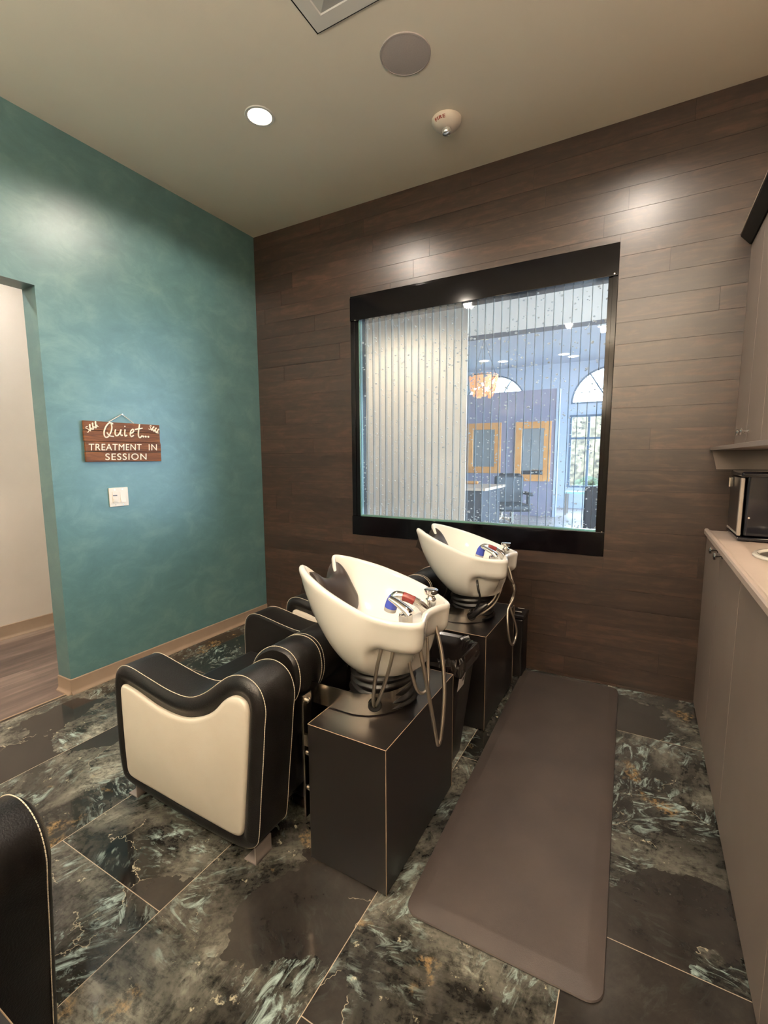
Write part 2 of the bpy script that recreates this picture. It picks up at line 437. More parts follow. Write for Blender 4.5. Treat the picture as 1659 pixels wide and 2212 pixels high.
def fit_text(mb, txt, P00, P10, P01, nrm, depth, spacing=1.0, bold=0.0, mi=0):
    vs, fs = text_mesh(txt, spacing, .5, bold)
    x0 = min(v.x for v in vs); x1 = max(v.x for v in vs); y0 = min(v.y for v in vs); y1 = max(v.y for v in vs)
    A, U, V = Vector(P00), Vector(P10)-Vector(P00), Vector(P01)-Vector(P00)
    mb.add([A+U*((v.x-x0)/(x1-x0))+V*((v.y-y0)/(y1-y0))+Vector(nrm)*depth*(v.z+.5) for v in vs], fs, mi)

# ================================================================== SETTING
HC = 3.05
TH_ = .129
XR, YR = 3.72, -5.2          # right wall, wall behind the photographer
# floor
struct(MB().box(-.03, XR, YR, .12, -.06, 0).build('floor', M_TILE, smooth=0))
struct(MB().box(-1.45, -.03, YR, 1.5, -.06, -.0005).build('floor_hall', M_HALLFLOOR, smooth=0))
struct(MB().box(-.034, -.026, YR, -1.577, -.01, .003).build('trim_1', M_EDGE, smooth=0))
# ceiling
struct(MB().box(-TH_, XR+.1, YR-.1, .12, HC, HC+.08).build('ceiling', M_CEIL, smooth=0))
struct(MB().box(-1.45, -TH_, YR-.1, 1.5, HC, HC+.08).build('ceiling_hall', M_CEIL, smooth=0))
struct(MB().box(-1.45, -TH_, YR-.1, YR, 0, HC).build('wall_hall_rear', M_HALL, smooth=0))
struct(MB().box(-TH_-.02, -TH_+.0, .12, 1.5, 0, HC).build('wall_hall_side', M_HALL, smooth=0))
# left wall with the doorway
DY, DZ, TH = -1.577, 2.218, .129
b = MB().box(-TH, 0, DY, .12, 0, HC).box(-TH, 0, -2.78, DY, DZ, HC).box(-TH, 0, YR, -2.78, 0, HC)
struct(b.build('wall_left', M_TEAL, smooth=0))
# hall beyond the doorway
struct(MB().box(-1.45, -1.32, YR, 1.5, 0, HC).build('wall_hall', M_HALL, smooth=0))
struct(MB().box(-1.32, -TH, 1.4, 1.5, 0, HC).build('wall_hall_end', M_HALL, smooth=0))
def base_profile(mb, x, y0, y1, dirx=1, h=.088):
    pr = [(0, 0), (.022, 0), (.020, .006), (.012, .014), (.008, .024), (.007, h-.004), (.004, h), (0, h)]
    mb.loft([[(x+dirx*a, y, z) for a, z in pr] for y in (y0, y1)])
b = MB(); base_profile(b, 0, DY-.007, -.001)
pr = [(0, 0), (.022, 0), (.020, .006), (.012, .014), (.008, .024), (.007, .084), (.004, .088), (0, .088)]
b.loft([[(x, DY-a, z) for a, z in pr] for x in (-TH, .007)])
struct(b.build('baseboard_left', M_BASE, smooth=25))
b = MB(); base_profile(b, -1.32, YR, 1.4, h=.105)
struct(b.build('baseboard_hall', M_BASE, smooth=25))
# rear and right walls
struct(MB().box(-TH, XR+.1, YR-.1, YR, 0, HC).build('wall_rear', M_WALLB, smooth=0))
struct(MB().box(XR, XR+.1, YR, .12, 0, HC).build('wall_right', M_WALLB, smooth=0))
# plank wall with the window opening
WX0, WX1, WZ0, WZ1 = .897, 2.604, .763, 2.461
b = MB()
for a in ((0, WX0, 0, HC), (WX1, XR, 0, HC), (WX0, WX1, 0, WZ0), (WX0, WX1, WZ1, HC)):
    b.box(a[0], a[1], .0015, .12, a[2], a[3], mi=1)
PH = .1128; plank_cols = []
row = -1; z = 2.498-23*PH
known = {22: 1.392, 23: 1.505, 21: 1.22}   # joints seen above the window
while z < HC:
    rr = random.Random(100+row)
    x = known.get(row, rr.uniform(0, 1.128)) - 2.256
    while x < XR:
        x0, x1, z0, z1 = max(x, 0), min(x+1.128, XR), max(z, 0), min(z+PH, HC)
        if x1-x0 > .002 and z1-z0 > .002:
            g = .0008
            rects = [(x0, x1, z0, z1)]
            if x1 > WX0 and x0 < WX1 and z1 > WZ0 and z0 < WZ1:
                rects = []
                if x0 < WX0: rects.append((x0, WX0, z0, z1))
                if x1 > WX1: rects.append((WX1, x1, z0, z1))
                xa, xb = max(x0, WX0), min(x1, WX1)
                if z0 < WZ0: rects.append((xa, xb, z0, WZ0))
                if z1 > WZ1: rects.append((xa, xb, WZ1, z1))
            c = (rr.random(), rr.random(), rr.random(), 1)
            for q in rects:
                k = len(b.f)
                b.box(q[0]+g, q[1]-g, 0, .002, q[2]+g, q[3]-g)
                plank_cols += [(i, c) for i in range(k, len(b.f))]
        x += 1.128
    z += PH; row += 1
M_SEAM = mat('plank_seam', srgb(24, 18, 15), .7)
wf = struct(b.build('wall_far', [M_WOODWALL, M_SEAM], smooth=0))
at = wf.data.color_attributes.new('plank', 'FLOAT_COLOR', 'CORNER')
for i, c in plank_cols:
    for li in wf.data.polygons[i].loop_indices: at.data[li].color = c

# ================================================================== BUBBLE WALL PANEL IN THE OPENING
bp = thing('bubble_panel', (1.75, .05, WZ0), 'large clear bubble wall window of vertical channels in a gloss black frame', 'bubble window')
O = (1.75, .05, WZ0)
GX0, GX1, GZ0, GZ1 = .962, 2.556, .905, 2.292
b = MB().box(WX0+.001, WX1-.001, -.010, .10, GZ1+.0, WZ1-.012, .003)
b.box(WX0+.001, WX1-.001, -.003, .10, WZ1-.034, WZ1-.001, .002)
b.build('header', M_BLACKTRIM, bp, O)
MB().box(WX0+.001, WX1-.001, -.010, .10, WZ0+.001, GZ0, .003).build('base_tray', M_BLACKTRIM, bp, O)
for (xa, xb) in ((WX0+.001, GX0), (GX1, WX1-.001)):
    b = MB().box(xa, xb, .004, .10, GZ0, GZ1, .002)
    if xa < 1: b.box(xa, xa+.034, -.002, .02, GZ0, GZ1, .002)
    else: b.box(xb-.026, xb, -.002, .02, GZ0, GZ1, .002)
    b.build('side_frame', M_BLACKTRIM, bp, O)
b = MB()
for y in (.008, .040):
    b.add([(GX0, y, GZ0), (GX1, y, GZ0), (GX1, y, GZ1), (GX0, y, GZ1)], [(0, 1, 2, 3)])
b.build('acrylic_sheet', M_PANEL, bp, O, 0)
b = MB()
xs = [2.529-.0502*k for k in range(32)]
for x in xs: b.box(x-.0010, x+.0010, .011, .038, GZ0+.012, GZ1-.002)
for x in xs: b.box(x-.0020, x+.0020, .0088, .0104, GZ0+.012, GZ1-.002, mi=1)
b.build('channel_dividers', [M_DIVIDER, M_DIVEDGE], bp, O, 0)
b = MB().box(GX0, GX1, .006, .042, GZ0, GZ0+.010).box(GX0, GX0+.006, .006, .042, GZ0, GZ1)
b.build('glass_edge', M_GLASSEDGE, bp, O, 0)
b = MB(); rb = random.Random(5)
ico = bmesh.new(); bmesh.ops.create_icosphere(ico, subdivisions=2, radius=1)
iv = [v.co.copy() for v in ico.verts]; ico.verts.index_update(); fi = [[v.index for v in f.verts] for f in ico.faces]; ico.free()
for k in range(32):
    xc = 2.529-.0502*k+.0251
    if xc > GX1: xc = 2.5425
    nb = 40
    for i in range(nb):
        t_ = rb.random()**1.45
        z = GZ0+.015+t_*(GZ1-GZ0-.03)
        r = rb.choice([.0034, .0040, .0046, .0052, .0060])*(1.25 if t_ > .6 else .95)
        if rb.random() < .12: r *= 1.3
        xx = xc+rb.uniform(-.017, .017) if xc < 2.53 else xc+rb.uniform(-.004, .004)
        yy = .024+rb.uniform(-.008, .008)
        e = (rb.uniform(.9, 1.2), 1, rb.uniform(.65, 1.0))
        b.add([(xx+v.x*r*e[0], yy+v.y*r, z+v.z*r*e[2]) for v in iv], fi)
ob = b.build('air_bubbles', M_BUBBLE, bp, O, 180); ob['kind'] = 'stuff'
for x, z in ((.945, GZ1), (2.585, GZ1+.008), (2.59, GZ0+.004)):
    MB().lathe([(.0, -.012), (.004, -.012), (.005, -.006), (.005, .006), (.003, .010)], (x, -.004, z), 'Y', 10).build('clip_screw', M_NICKEL, bp, O)

# ================================================================== CEILING FIXTURES
def downlight(x, y, label, r=.058):
    t = thing('recessed_downlight', (x, y, HC), label, 'ceiling light', 'recessed ceiling lights')
    MB().lathe([(r, 0), (r+.002, -.004), (r+.014, -.004), (r+.017, 0)], (0, 0, 0), seg=40, cap=False).build('trim_ring', M_WHITEP, t)
    MB().lathe([(.0, -.003), (r, -.003), (r, 0), (0, 0)], seg=40, cap=False).build('lens', M_LENS, t)
    l = bpy.data.lights.new('downlight_beam', 'SPOT'); l.energy = LAMP; l.color = WARM; l.spot_size = math.radians(158); l.spot_blend = .30; l.shadow_soft_size = .045
    o = bpy.data.objects.new('downlight_beam', l); COL.objects.link(o); o.parent = t; o.location = (0, 0, -.012)
    return t
downlight(.983, -.945, 'glowing round downlight in the ceiling by the teal wall corner')
downlight(2.66, -.945, 'round downlight in the ceiling out over the wash area cabinets')
downlight(.95, -2.30, 'round downlight in the ceiling in front of the doorway')
downlight(2.66, -2.30, 'added unseen round downlight in the ceiling right above the photographer')  # out-of-view lamp added to raise the room's brightness
downlight(1.82, -3.75, 'added unseen round downlight in the ceiling at the rear of the room')  # extra lamp added out of view to lift the walls and ceiling

def added_uplight(x, y, rz, label):  # lamps added behind the camera to brighten ceiling and walls
    t = thing('fill_uplight', (x, y, 1.95), label, 'added wall lamp', 'added wall uplights', rz)
    MB().box(-.06, .06, .0, .02, -.08, .08, .004).build('back_plate', M_NICKEL, t)
    MB().lathe([(.02, -.09), (.05, -.08), (.10, .05), (.105, .06), (.098, .06), (.045, -.07)], (0, .12, 0), seg=28, cap=False).build('bowl_shade', M_WHITEP, t)
    MB().lathe([(0, .0), (.03, .005), (.035, .03), (.02, .05), (0, .055)], (0, .12, -.03), seg=16, cap=False).build('bulb', M_LENS, t)
    l = bpy.data.lights.new('uplight_beam', 'SPOT'); l.energy = UPLIGHT; l.color = (1, .91, .815); l.spot_size = math.radians(165); l.spot_blend = .6; l.shadow_soft_size = .08
    o = bpy.data.objects.new('uplight_beam', l); COL.objects.link(o); o.parent = t; o.location = (0, .12, .07); o.rotation_euler = (PI, 0, 0)
    return t
added_uplight(.7, YR+.002, 0, 'added unseen uplight on the rear wall nearest the doorway side')
added_uplight(1.9, YR+.002, 0, 'added unseen uplight on the middle of the rear wall')
added_uplight(3.1, YR+.002, 0, 'added unseen uplight on the rear wall at the cabinet side')
added_uplight(XR-.002, -4.0, PI/2, 'added unseen uplight on the right wall behind the photographer')
t = thing('ceiling_speaker', (1.785, -.907, HC), 'round grey mesh speaker set flush in the ceiling', 'speaker')
MB().lathe([(.0, -.004), (.098, -.004), (.104, -.003), (.104, 0)], seg=56, cap=False).build('grille', M_SPK, t)
MB().lathe([(.104, 0), (.104, -.005), (.109, -.004), (.110, 0)], seg=56, cap=False).build('rim', M_SPK, t)

t = thing('smoke_detector', (1.795, -.452, HC), 'white ceiling fire alarm with clear strobe and red lettering', 'fire alarm')
MB().lathe([(.076, 0), (.076, -.006), (.072, -.018), (.060, -.032), (.042, -.040), (.030, -.044), (.0, -.044)], seg=48, cap=False).build('housing', M_WHITE, t)
MB().lathe([(.024, -.044), (.025, -.054), (.020, -.064), (.010, -.069), (0, -.070)], seg=24, cap=False).build('strobe_lens', mat('strobe_glass', (.75, .75, .74, 1), .08, .7), t)
b = MB()
vs, fs = text_mesh('FIRE', 1.15, .5, .02)
x0 = min(v.x for v in vs); x1 = max(v.x for v in vs); y1 = max(v.y for v in vs)
# letters run around the sloping flank facing the room
vd = Vector((CX-1.795, CY+.452, 0)).normalized()
for k_, (vs_, fs_) in enumerate([(vs, fs)]):
    pts = []
    for v in vs_:
        a = ((v.x-x0)/(x1-x0)-.5)*.84
        s_ = (v.y/y1)
        rr = .074-.011*s_; hh = -.013-.017*s_
        rr, hh = .0728-.0085*(1-s_), -.0160-.0105*(1-s_)
        ang = math.radians(-98) + a
        d_ = (math.cos(ang), math.sin(ang)); e_ = .0012*(v.z+.5)+.0004
        pts.append((d_[0]*(rr+e_), d_[1]*(rr+e_), hh-e_*.8))
    b.add(pts, fs_)
b.build('lettering', M_REDINK, t, smooth=0)

t = thing('air_vent', (1.815, -1.468, HC), 'square white ceiling air diffuser with stepped louvres', 'vent')
b = MB(); hw = .294
def sqring(mb, r0, z0, r1, z1):
    P = []
    for r, z in ((r0, z0), (r1, z1)): P += [(-r, -r, z), (r, -r, z), (r, r, z), (-r, r, z)]
    mb.add(P, [(i, (i+1) % 4, 4+(i+1) % 4, 4+i) for i in range(4)])
sqring(b, hw, 0, hw-.004, -.006); sqring(b, hw-.004, -.006, hw-.060, -.007); sqring(b, hw-.060, -.007, hw-.066, -.001)
b.build('outer_frame', M_WHITEP, t, smooth=0)
b = MB(); sqring(b, hw+.0045, -.0012, hw-.003, -.0016); b.build('shadow_gap', M_BIN, t, smooth=0)  # dark ring laid round the frame as its shadow line
for k in range(3):
    b = MB(); r = hw-.062-k*.07
    sqring(b, r, -.003, r-.055, -.016); sqring(b, r-.055, -.016, r-.058, -.014); sqring(b, r-.058, -.014, r-.004, -.001)
    b.build('louvre', M_WHITEP, t, smooth=0)
MB().box(-.05, .05, -.05, .05, -.016, -.012).build('centre_plate', M_WHITEP, t, smooth=0)
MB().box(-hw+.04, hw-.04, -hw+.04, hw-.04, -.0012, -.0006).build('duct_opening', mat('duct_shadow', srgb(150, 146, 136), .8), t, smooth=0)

# ================================================================== TEAL WALL: SIGN AND SWITCH
t = thing('hanging_sign', (.002, -1.165, 1.43), 'brown wooden plank sign with cream lettering hung on the teal wall', 'sign')
O = (.002, -1.165, 1.43)
zs = [1.3155, 1.3745, 1.4325, 1.4945, 1.5490]
for i in range(4):
    j = [.0, .002, -.001, .001][i]
    MB().box(.004, .020, -1.4040+j, -.9330+j, zs[i]+.0008, zs[i+1]-.0008, .002, 1).build('plank', M_SIGN, t, O)
XS = .0205
b = MB()
LET = []
def word():
    global b
    if b.f: LET.append(b)
    b = MB()
def stroke(mb, pts, r=.0042, closed=False):
    mb.tube([(XS+.001, y, z) for y, z in [q[:] for q in spline([(a, c) for a, c in pts], 6, closed)]], r, 6)
stroke(b, [(-1.2375, 1.5374), (-1.2569, 1.5435), (-1.2801, 1.5201), (-1.2941, 1.4857), (-1.2906, 1.4611), (-1.2757, 1.4594), (-1.257, 1.4828), (-1.2461, 1.5151), (-1.249, 1.5376), (-1.2569, 1.5435)])
stroke(b, [(-1.2782, 1.4864), (-1.2636, 1.468), (-1.2384, 1.4644)])
stroke(b, [(-1.2244, 1.5071), (-1.2299, 1.4839), (-1.2239, 1.4695), (-1.2118, 1.4732), (-1.1987, 1.4899), (-1.1911, 1.5078), (-1.1966, 1.4854), (-1.1937, 1.4725), (-1.184, 1.4738)])
stroke(b, [(-1.1658, 1.5091), (-1.1704, 1.4865), (-1.1679, 1.4688), (-1.1561, 1.4758)])
stroke(b, [(-1.1356, 1.4856), (-1.1201, 1.4924), (-1.1116, 1.5046), (-1.1171, 1.5124), (-1.1294, 1.5024), (-1.1358, 1.4832), (-1.1304, 1.4683), (-1.1138, 1.4756)])
stroke(b, [(-1.0704, 1.5459), (-1.0801, 1.5047), (-1.0832, 1.4758), (-1.0739, 1.4627), (-1.0572, 1.4778)])
stroke(b, [(-1.1036, 1.5112), (-1.0529, 1.5224)])
for (y, z), r in zip([(-1.1654, 1.5277), (-1.0499, 1.4713), (-1.0341, 1.4714), (-1.0165, 1.471)], (.004, .0062, .0062, .0062)):
    b.lathe([(r, 0), (r, .002), (0, .002)], (XS-.0005, y, z), 'X', 14)
def shhh(mb, P0, U, V):
    """flowing S and three looped h letters along a slanted line"""
    A, U, V = Vector(P0), Vector(U), Vector(V)
    def s_(pts): stroke(mb, [tuple(A+U*x+V*y) for x, y in pts], .0023)
    s_([(.20, .95), (.10, 1.05), (.03, .85), (.14, .55), (.20, .28), (.08, .02), (0, .14)])
    for k in range(3):
        x = .30+k*.25
        s_([(x-.07, .15), (x+.06, .70), (x+.12, 1.1), (x+.05, 1.08), (x, .5), (x-.02, .0), (x+.06, .42), (x+.12, .46), (x+.12, .15), (x+.19, .10)])
word(); shhh(b, (-1.3880, 1.4800), (.066, .0360), (-.008, .029))
word(); shhh(b, (-1.0120, 1.5190), (.066, -.0280), (.011, .025))
word(); fit_text(b, 'TREATMENT', (XS-.0005, -1.3879, 1.3815), (XS-.0005, -1.0692, 1.3865), (XS-.0005, -1.3849, 1.4190), (1, 0, 0), .002, 1.08, 0)
word(); fit_text(b, 'IN', (XS-.0005, -1.0189, 1.3860), (XS-.0005, -.9627, 1.3867), (XS-.0005, -1.0172, 1.4245), (1, 0, 0), .002, 1.1, 0)
word(); fit_text(b, 'SESSION', (XS-.0005, -1.2976, 1.3260), (XS-.0005, -1.0392, 1.3272), (XS-.0005, -1.2950, 1.3645), (1, 0, 0), .002, 1.12, 0)
word()
for q_ in LET: q_.build('lettering', M_SWHITE, t, O)
b = MB().tube([(.014, -1.2572, 1.5485), (.007, -1.1696, 1.6002), (.014, -1.1029, 1.5500)], .0022, 6)
b.build('twine', M_TWINE, t, O)
MB().lathe([(0, 0), (.002, 0), (.002, .012), (.004, .012), (.004, .014), (0, .014)], (.0, -1.1696, 1.5985), 'X', 10).build('nail', M_NICKEL, t, O)

t = thing('light_switch', (.002, -1.2250, 1.1035), 'white double light switch plate on the teal wall under the sign', 'light switch')
O = (.002, -1.2250, 1.1035)
MB().box(.001, .008, -1.2840, -1.1660, 1.0465, 1.1605, .003).build('cover_plate', M_WHITE, t, O)
MB().box(.007, .0115, -1.2660, -1.2330, 1.070, 1.138, .001).build('dimmer', M_WHITE, t, O)
MB().box(.0110, .0150, -1.2620, -1.2380, 1.080, 1.096, .001).build('dimmer_slider', M_WHITE, t, O)
MB().box(.0110, .0120, -1.2640, -1.2380, 1.111, 1.117).build('indicator_slot', M_INK, t, O)
b = MB(); pr = [(.007, 1.071), (.0125, 1.071), (.0095, 1.104), (.0085, 1.137), (.007, 1.137)]
b.loft([[(x, y, z) for x, z in pr] for y in (-1.2170, -1.1860)]); b.build('rocker', M_WHITE, t, O, smooth=0)
for y in (-1.249, -1.202):
    for z in (1.149, 1.057):
        MB().lathe([(0, 0), (.003, 0), (.003, .0012), (0, .0012)], (.0078, y, z), 'X', 10).build('screw', M_NICKEL, t, O)

# ================================================================== BACKWASH STATIONS
OX = 1.75
OFF = (OX, 0, 0)
ARM = [(1.033, .25), (1.034, .35), (1.037, .46), (1.048, .515), (1.075, .545), (1.115, .556), (1.16, .553), (1.25, .537), (1.363, .519), (1.462, .521),
       (1.542, .556), (1.621, .615), (1.658, .640), (1.694, .655), (1.735, .660), (1.775, .648), (1.803, .62), (1.816, .57), (1.808, .499), (1.797, .39),
       (1.784, .282), (1.767, .13), (1.752, .087), (1.715, .062), (1.65, .052), (1.5, .050), (1.3, .058), (1.16, .066), (1.09, .074), (1.052, .10), (1.038, .16)]
armO = [Vector((p[0], p[1])) for p in spline([(a, c, 0) for a, c in ARM], 4)]
PAN = [(1.090, .30), (1.090, .42), (1.093, .470), (1.113, .486), (1.145, .484), (1.20, .475), (1.287, .454), (1.373, .445), (1.456, .450), (1.537, .477), (1.60, .514),
       (1.653, .566), (1.697, .592), (1.735, .590), (1.754, .567), (1.754, .50), (1.740, .373), (1.726, .25), (1.713, .145), (1.700, .113), (1.665, .102), (1.55, .103), (1.42, .105), (1.25, .110),
       (1.135, .114), (1.103, .128), (1.094, .165)]
panO = [Vector((p[0], p[1])) for p in spline([(a, c, 0) for a, c in PAN], 4)]
def arm_ring(P, y, d): return [(q.x, y, q.y) for q in (inset2(P, d) if d else P)]
def stitch(mb, P, y, d=-.0005, i0=0, i1=None, closed=True, step=.0085, r=.0013):
    pts = [Vector((q.x, y, q.y)) for q in inset2(P, d)]
    if closed: pts.append(pts[0])
    dash(mb, pts, step, r)
def dash(mb, pts, step=.0085, r=.0013):
    acc = 0; cur = pts[0].copy(); seg = []; out = []
    L = [0]
    for a, c in zip(pts, pts[1:]): L.append(L[-1]+(c-a).length)
    def at_(s):
        for k in range(len(L)-1):
            if L[k+1] >= s: 
                return pts[k].lerp(pts[k+1], (s-L[k])/max(1e-9, L[k+1]-L[k]))
        return pts[-1]
    s = 0
    while s < L[-1]-step:
        a, c = at_(s), at_(s+step*.80)
        if (c-a).length > 1e-5: mb.tube([a, c], r, 4)
        s += step

RIM = [(1.775, 0, .872), (1.760, -.045, .888), (1.733, -.075, .925), (1.716, -.097, .945), (1.745, -.130, .940), (1.81, -.168, .922), (1.90, -.198, .895), (2.02, -.212, .860),
       (2.10, -.206, .842), (2.17, -.193, .836), (2.215, -.176, .835), (2.230, -.150, .834), (2.222, -.115, .834), (2.206, -.06, .833), (2.203, -.01, .832), (2.213, .04, .832),
       (2.224, .07, .831), (2.219, .096, .830), (2.187, .132, .831), (2.138, .174, .834), (2.09, .205, .842), (2.0, .216, .867), (1.89, .204, .899), (1.80, .168, .925),
       (1.745, .130, .941), (1.722, .097, .946), (1.738, .072, .925), (1.762, .042, .888)]
def sm(a, b, x): 
    t = max(0, min(1, (x-a)/(b-a))); return t*t*(3-2*t)
def build_basin(parent):
    R = spline(RIM, 6); n = len(R)
    FC = Vector((2.02, 0, .632)); IC = Vector((2.0, 0, 0)); BO = Vector((2.01, 0, .685))
    def lerp(a, c, t): return a+(c-a)*t
    K = 16
    rings = []
    # foot ring (bottom, inner) -> outer side -> rim -> inner side -> bottom
    ang = [math.atan2(p.y, p.x-2.02) for p in R]
    foot = [FC+Vector((math.cos(a)*.140, math.sin(a)*.148, 0)) for a in ang]
    def outer(i, t):
        p, f = R[i], foot[i]
        d = Vector((p.x-2.0, p.y, 0)); d = d.normalized() if d.length else d
        c = lerp(p, f, .5)+d*.045+Vector((0, 0, -.055))
        q1 = (1-t)**2*p+2*t*(1-t)*c+t*t*f
        # rear: deep apron band, then recessed body
        f2 = f; dn = Vector((0, 0, -1))
        a1 = p+dn*.088-d*.012; a2 = p+dn*.104-d*.050; a3 = lerp(a2, f2, .5)+d*.004
        ts = [0, .34, .42, .50, .72, 1]; ps = [p, a1-dn*.006+d*.004, a1+dn*.008-d*.012, a2, a3, f2]
        for k in range(5):
            if t <= ts[k+1]:
                q2 = lerp(ps[k], ps[k+1], (t-ts[k])/(ts[k+1]-ts[k])); break
        wgt = sm(2.035, 2.115, p.x)
        return lerp(q1, q2, wgt)
    rings.append([FC+Vector((math.cos(a)*.118, math.sin(a)*.122, .004)) for a in ang])
    rings.append([f+Vector((0, 0, -.006))-(f-FC)*.04 for f in foot])
    rings.append([f+(f-FC)*.02+Vector((0, 0, .003)) for f in foot])
    for k in range(K-1, 0, -1): rings.append([outer(i, k/K) for i in range(n)])
    def inn(p): 
        d = Vector((p.x-2.0, p.y, 0)); return d.normalized()
    rings.append([p+inn(p)*.000+Vector((0, 0, -.010)) for p in R])
    rings.append([p-inn(p)*.001 for p in R])
    rings.append([p-inn(p)*.006+Vector((0, 0, .006)) for p in R])
    rings.append([p-inn(p)*.013+Vector((0, 0, .0075)) for p in R])
    rings.append([p-inn(p)*.021+Vector((0, 0, .004)) for p in R])
    I = [p-inn(p)*.026+Vector((0, 0, -.006)) for p in R]
    rings.append(I)
    KI = 14
    for k in range(1, KI+1):
        t = k/KI; ring = []
        for i, p in enumerate(I):
            s = t**1.15; z = p.z+(BO.z-p.z)*math.sin(t*PI/2)**.9
            q1 = Vector((p.x+(BO.x-p.x)*s, p.y+(BO.y-p.y)*s, z))
            if t < .14: s2, z2 = .02, p.z+(.803-p.z)*(t/.14)
            elif t < .45: s2 = .02+(t-.14)/.31*.40; z2 = .803-.004*(t-.14)
            else:
                v_ = (t-.45)/.55; s2 = .42+.58*v_; z2 = .801+(BO.z-.801)*math.sin(v_*PI/2)**1.1
            q2 = Vector((p.x+(BO.x-p.x)*s2, p.y+(BO.y-p.y)*s2, z2))
            wgt = sm(2.07, 2.15, p.x)
            ring.append(lerp(q1, q2, wgt))
        if k == KI: ring = [BO+(q-BO)*1.0+Vector((math.cos(a)*.018, math.sin(a)*.018, 0)) for q, a in zip(ring, ang)]
        rings.append(ring)
    mb = MB().loft(rings, True, True)
    ba = mb.build('basin', M_PORC, parent, OFF, smooth=50)
    MB().lathe([(0, .0), (.020, 0), (.020, .003), (.012, .004), (0, .004)], (2.01, 0, .684), seg=20).build('drain', M_CHROME, ba, OFF)
    # rubber neck rest over the notch
    NR = spline([(1.752, -.080, .905), (1.766, -.060, .890), (1.782, -.035, .880), (1.790, 0, .874), (1.783, .035, .880), (1.768, .060, .890), (1.750, .078, .912)], 4, False)
    prof = [(-.050, -.055), (-.040, -.020), (-.026, .004), (-.008, .016), (.012, .014), (.032, .0), (.052, -.026), (.072, -.062), (.092, -.098)]
    top = spline([(a, 0, c) for a, c in prof], 3, False)
    rings = []
    for k, p in enumerate(NR):
        e = 2*k/(len(NR)-1)-1                      # -1 .. 1 across the neck
        lob = .012*math.exp(-((abs(e)-.75)/.22)**2)
        ring = []
        for q in top: ring.append((p.x+q.x*(1-.10*e*e), p.y*(1+.25*max(0, q.x)/.09), p.z+q.z+lob))
        for q in reversed(top): ring.append((p.x+q.x*(1-.10*e*e)-.004, p.y*(1+.25*max(0, q.x)/.09), p.z+q.z+lob-.014))
        rings.append(ring)
    MB().loft(rings).build('neck_rest', M_RUBBER, ba, OFF, smooth=60)
    # lever mixer
    mb = MB().lathe([(.0, 0), (.026, 0), (.026, .004), (.0225, .006), (.0225, .034), (.021, .040), (.0, .044)], (2.145, -.100, .800), seg=28)
    lev = spline([(2.162, -.098, .838), (2.150, -.098, .850), (2.130, -.096, .862), (2.105, -.093, .874), (2.084, -.091, .882)], 4, False)
    rg = []
    for k, q in enumerate(lev):
        t = k/(len(lev)-1); wd = .0225-.008*t; th = .014-.007*t
        rg.append([(q.x+th*math.sin(a)*.5, q.y+wd*math.cos(a), q.z+th*math.sin(a)) for a in [2*PI*j/14 for j in range(14)]])
    mb.loft(rg)
    mb.build('mixer_tap', M_CHROME, ba, OFF, smooth=50)
    # vacuum breaker
    mb = MB().lathe([(0, 0), (.028, 0), (.028, .004), (.020, .008), (.015, .014), (.0155, .030), (.019, .036), (.019, .052), (.013, .058), (.012, .066), (.021, .068), (.024, .072), (.024, .084), (.020, .087), (0, .087)], (2.168, .048, .801), seg=28)
    mb.build('vacuum_breaker', M_CHROME, ba, OFF, smooth=40)
    MB().lathe([(0, 0), (.030, 0), (.030, .010), (.020, .014), (0, .014)], (2.178, .088, .800), seg=24).build('hose_cap', M_PORC, ba, OFF)
    # hand shower resting in its socket
    H = spline([(2.172, .018, .806), (2.160, .012, .826), (2.142, .004, .845), (2.118, -.006, .858), (2.092, -.014, .867), (2.070, -.019, .866), (2.057, -.022, .850), (2.051, -.024, .828), (2.047, -.025, .812)], 5, False)
    rad = [.020, .016, .0155, .0150, .0155, .018, .020, .022, .021]
    def rr_(k): 
        f = k/5; i = min(int(f), 7); return rad[i]+(rad[i+1]-rad[i])*(f-i)
    parts = [(0, 13, 0), (13, 20, 2), (20, 27, 0), (27, 36, 1), (36, 40, 3)]
    mb = MB()
    for a, c, mi in parts: mb.tube(H[a:c+1], [rr_(k) for k in range(a, c+1)], 18, True, mi)
    mb.lathe([(0, 0), (.026, 0), (.026, .006), (.020, .010), (0, .010)], (2.174, .020, .800), seg=24)
    mb.build('hand_shower', [M_CHROME, M_BLUE, M_RED, M_CLEAR], ba, OFF, smooth=50)
    return ba
MESHCACHE = {}
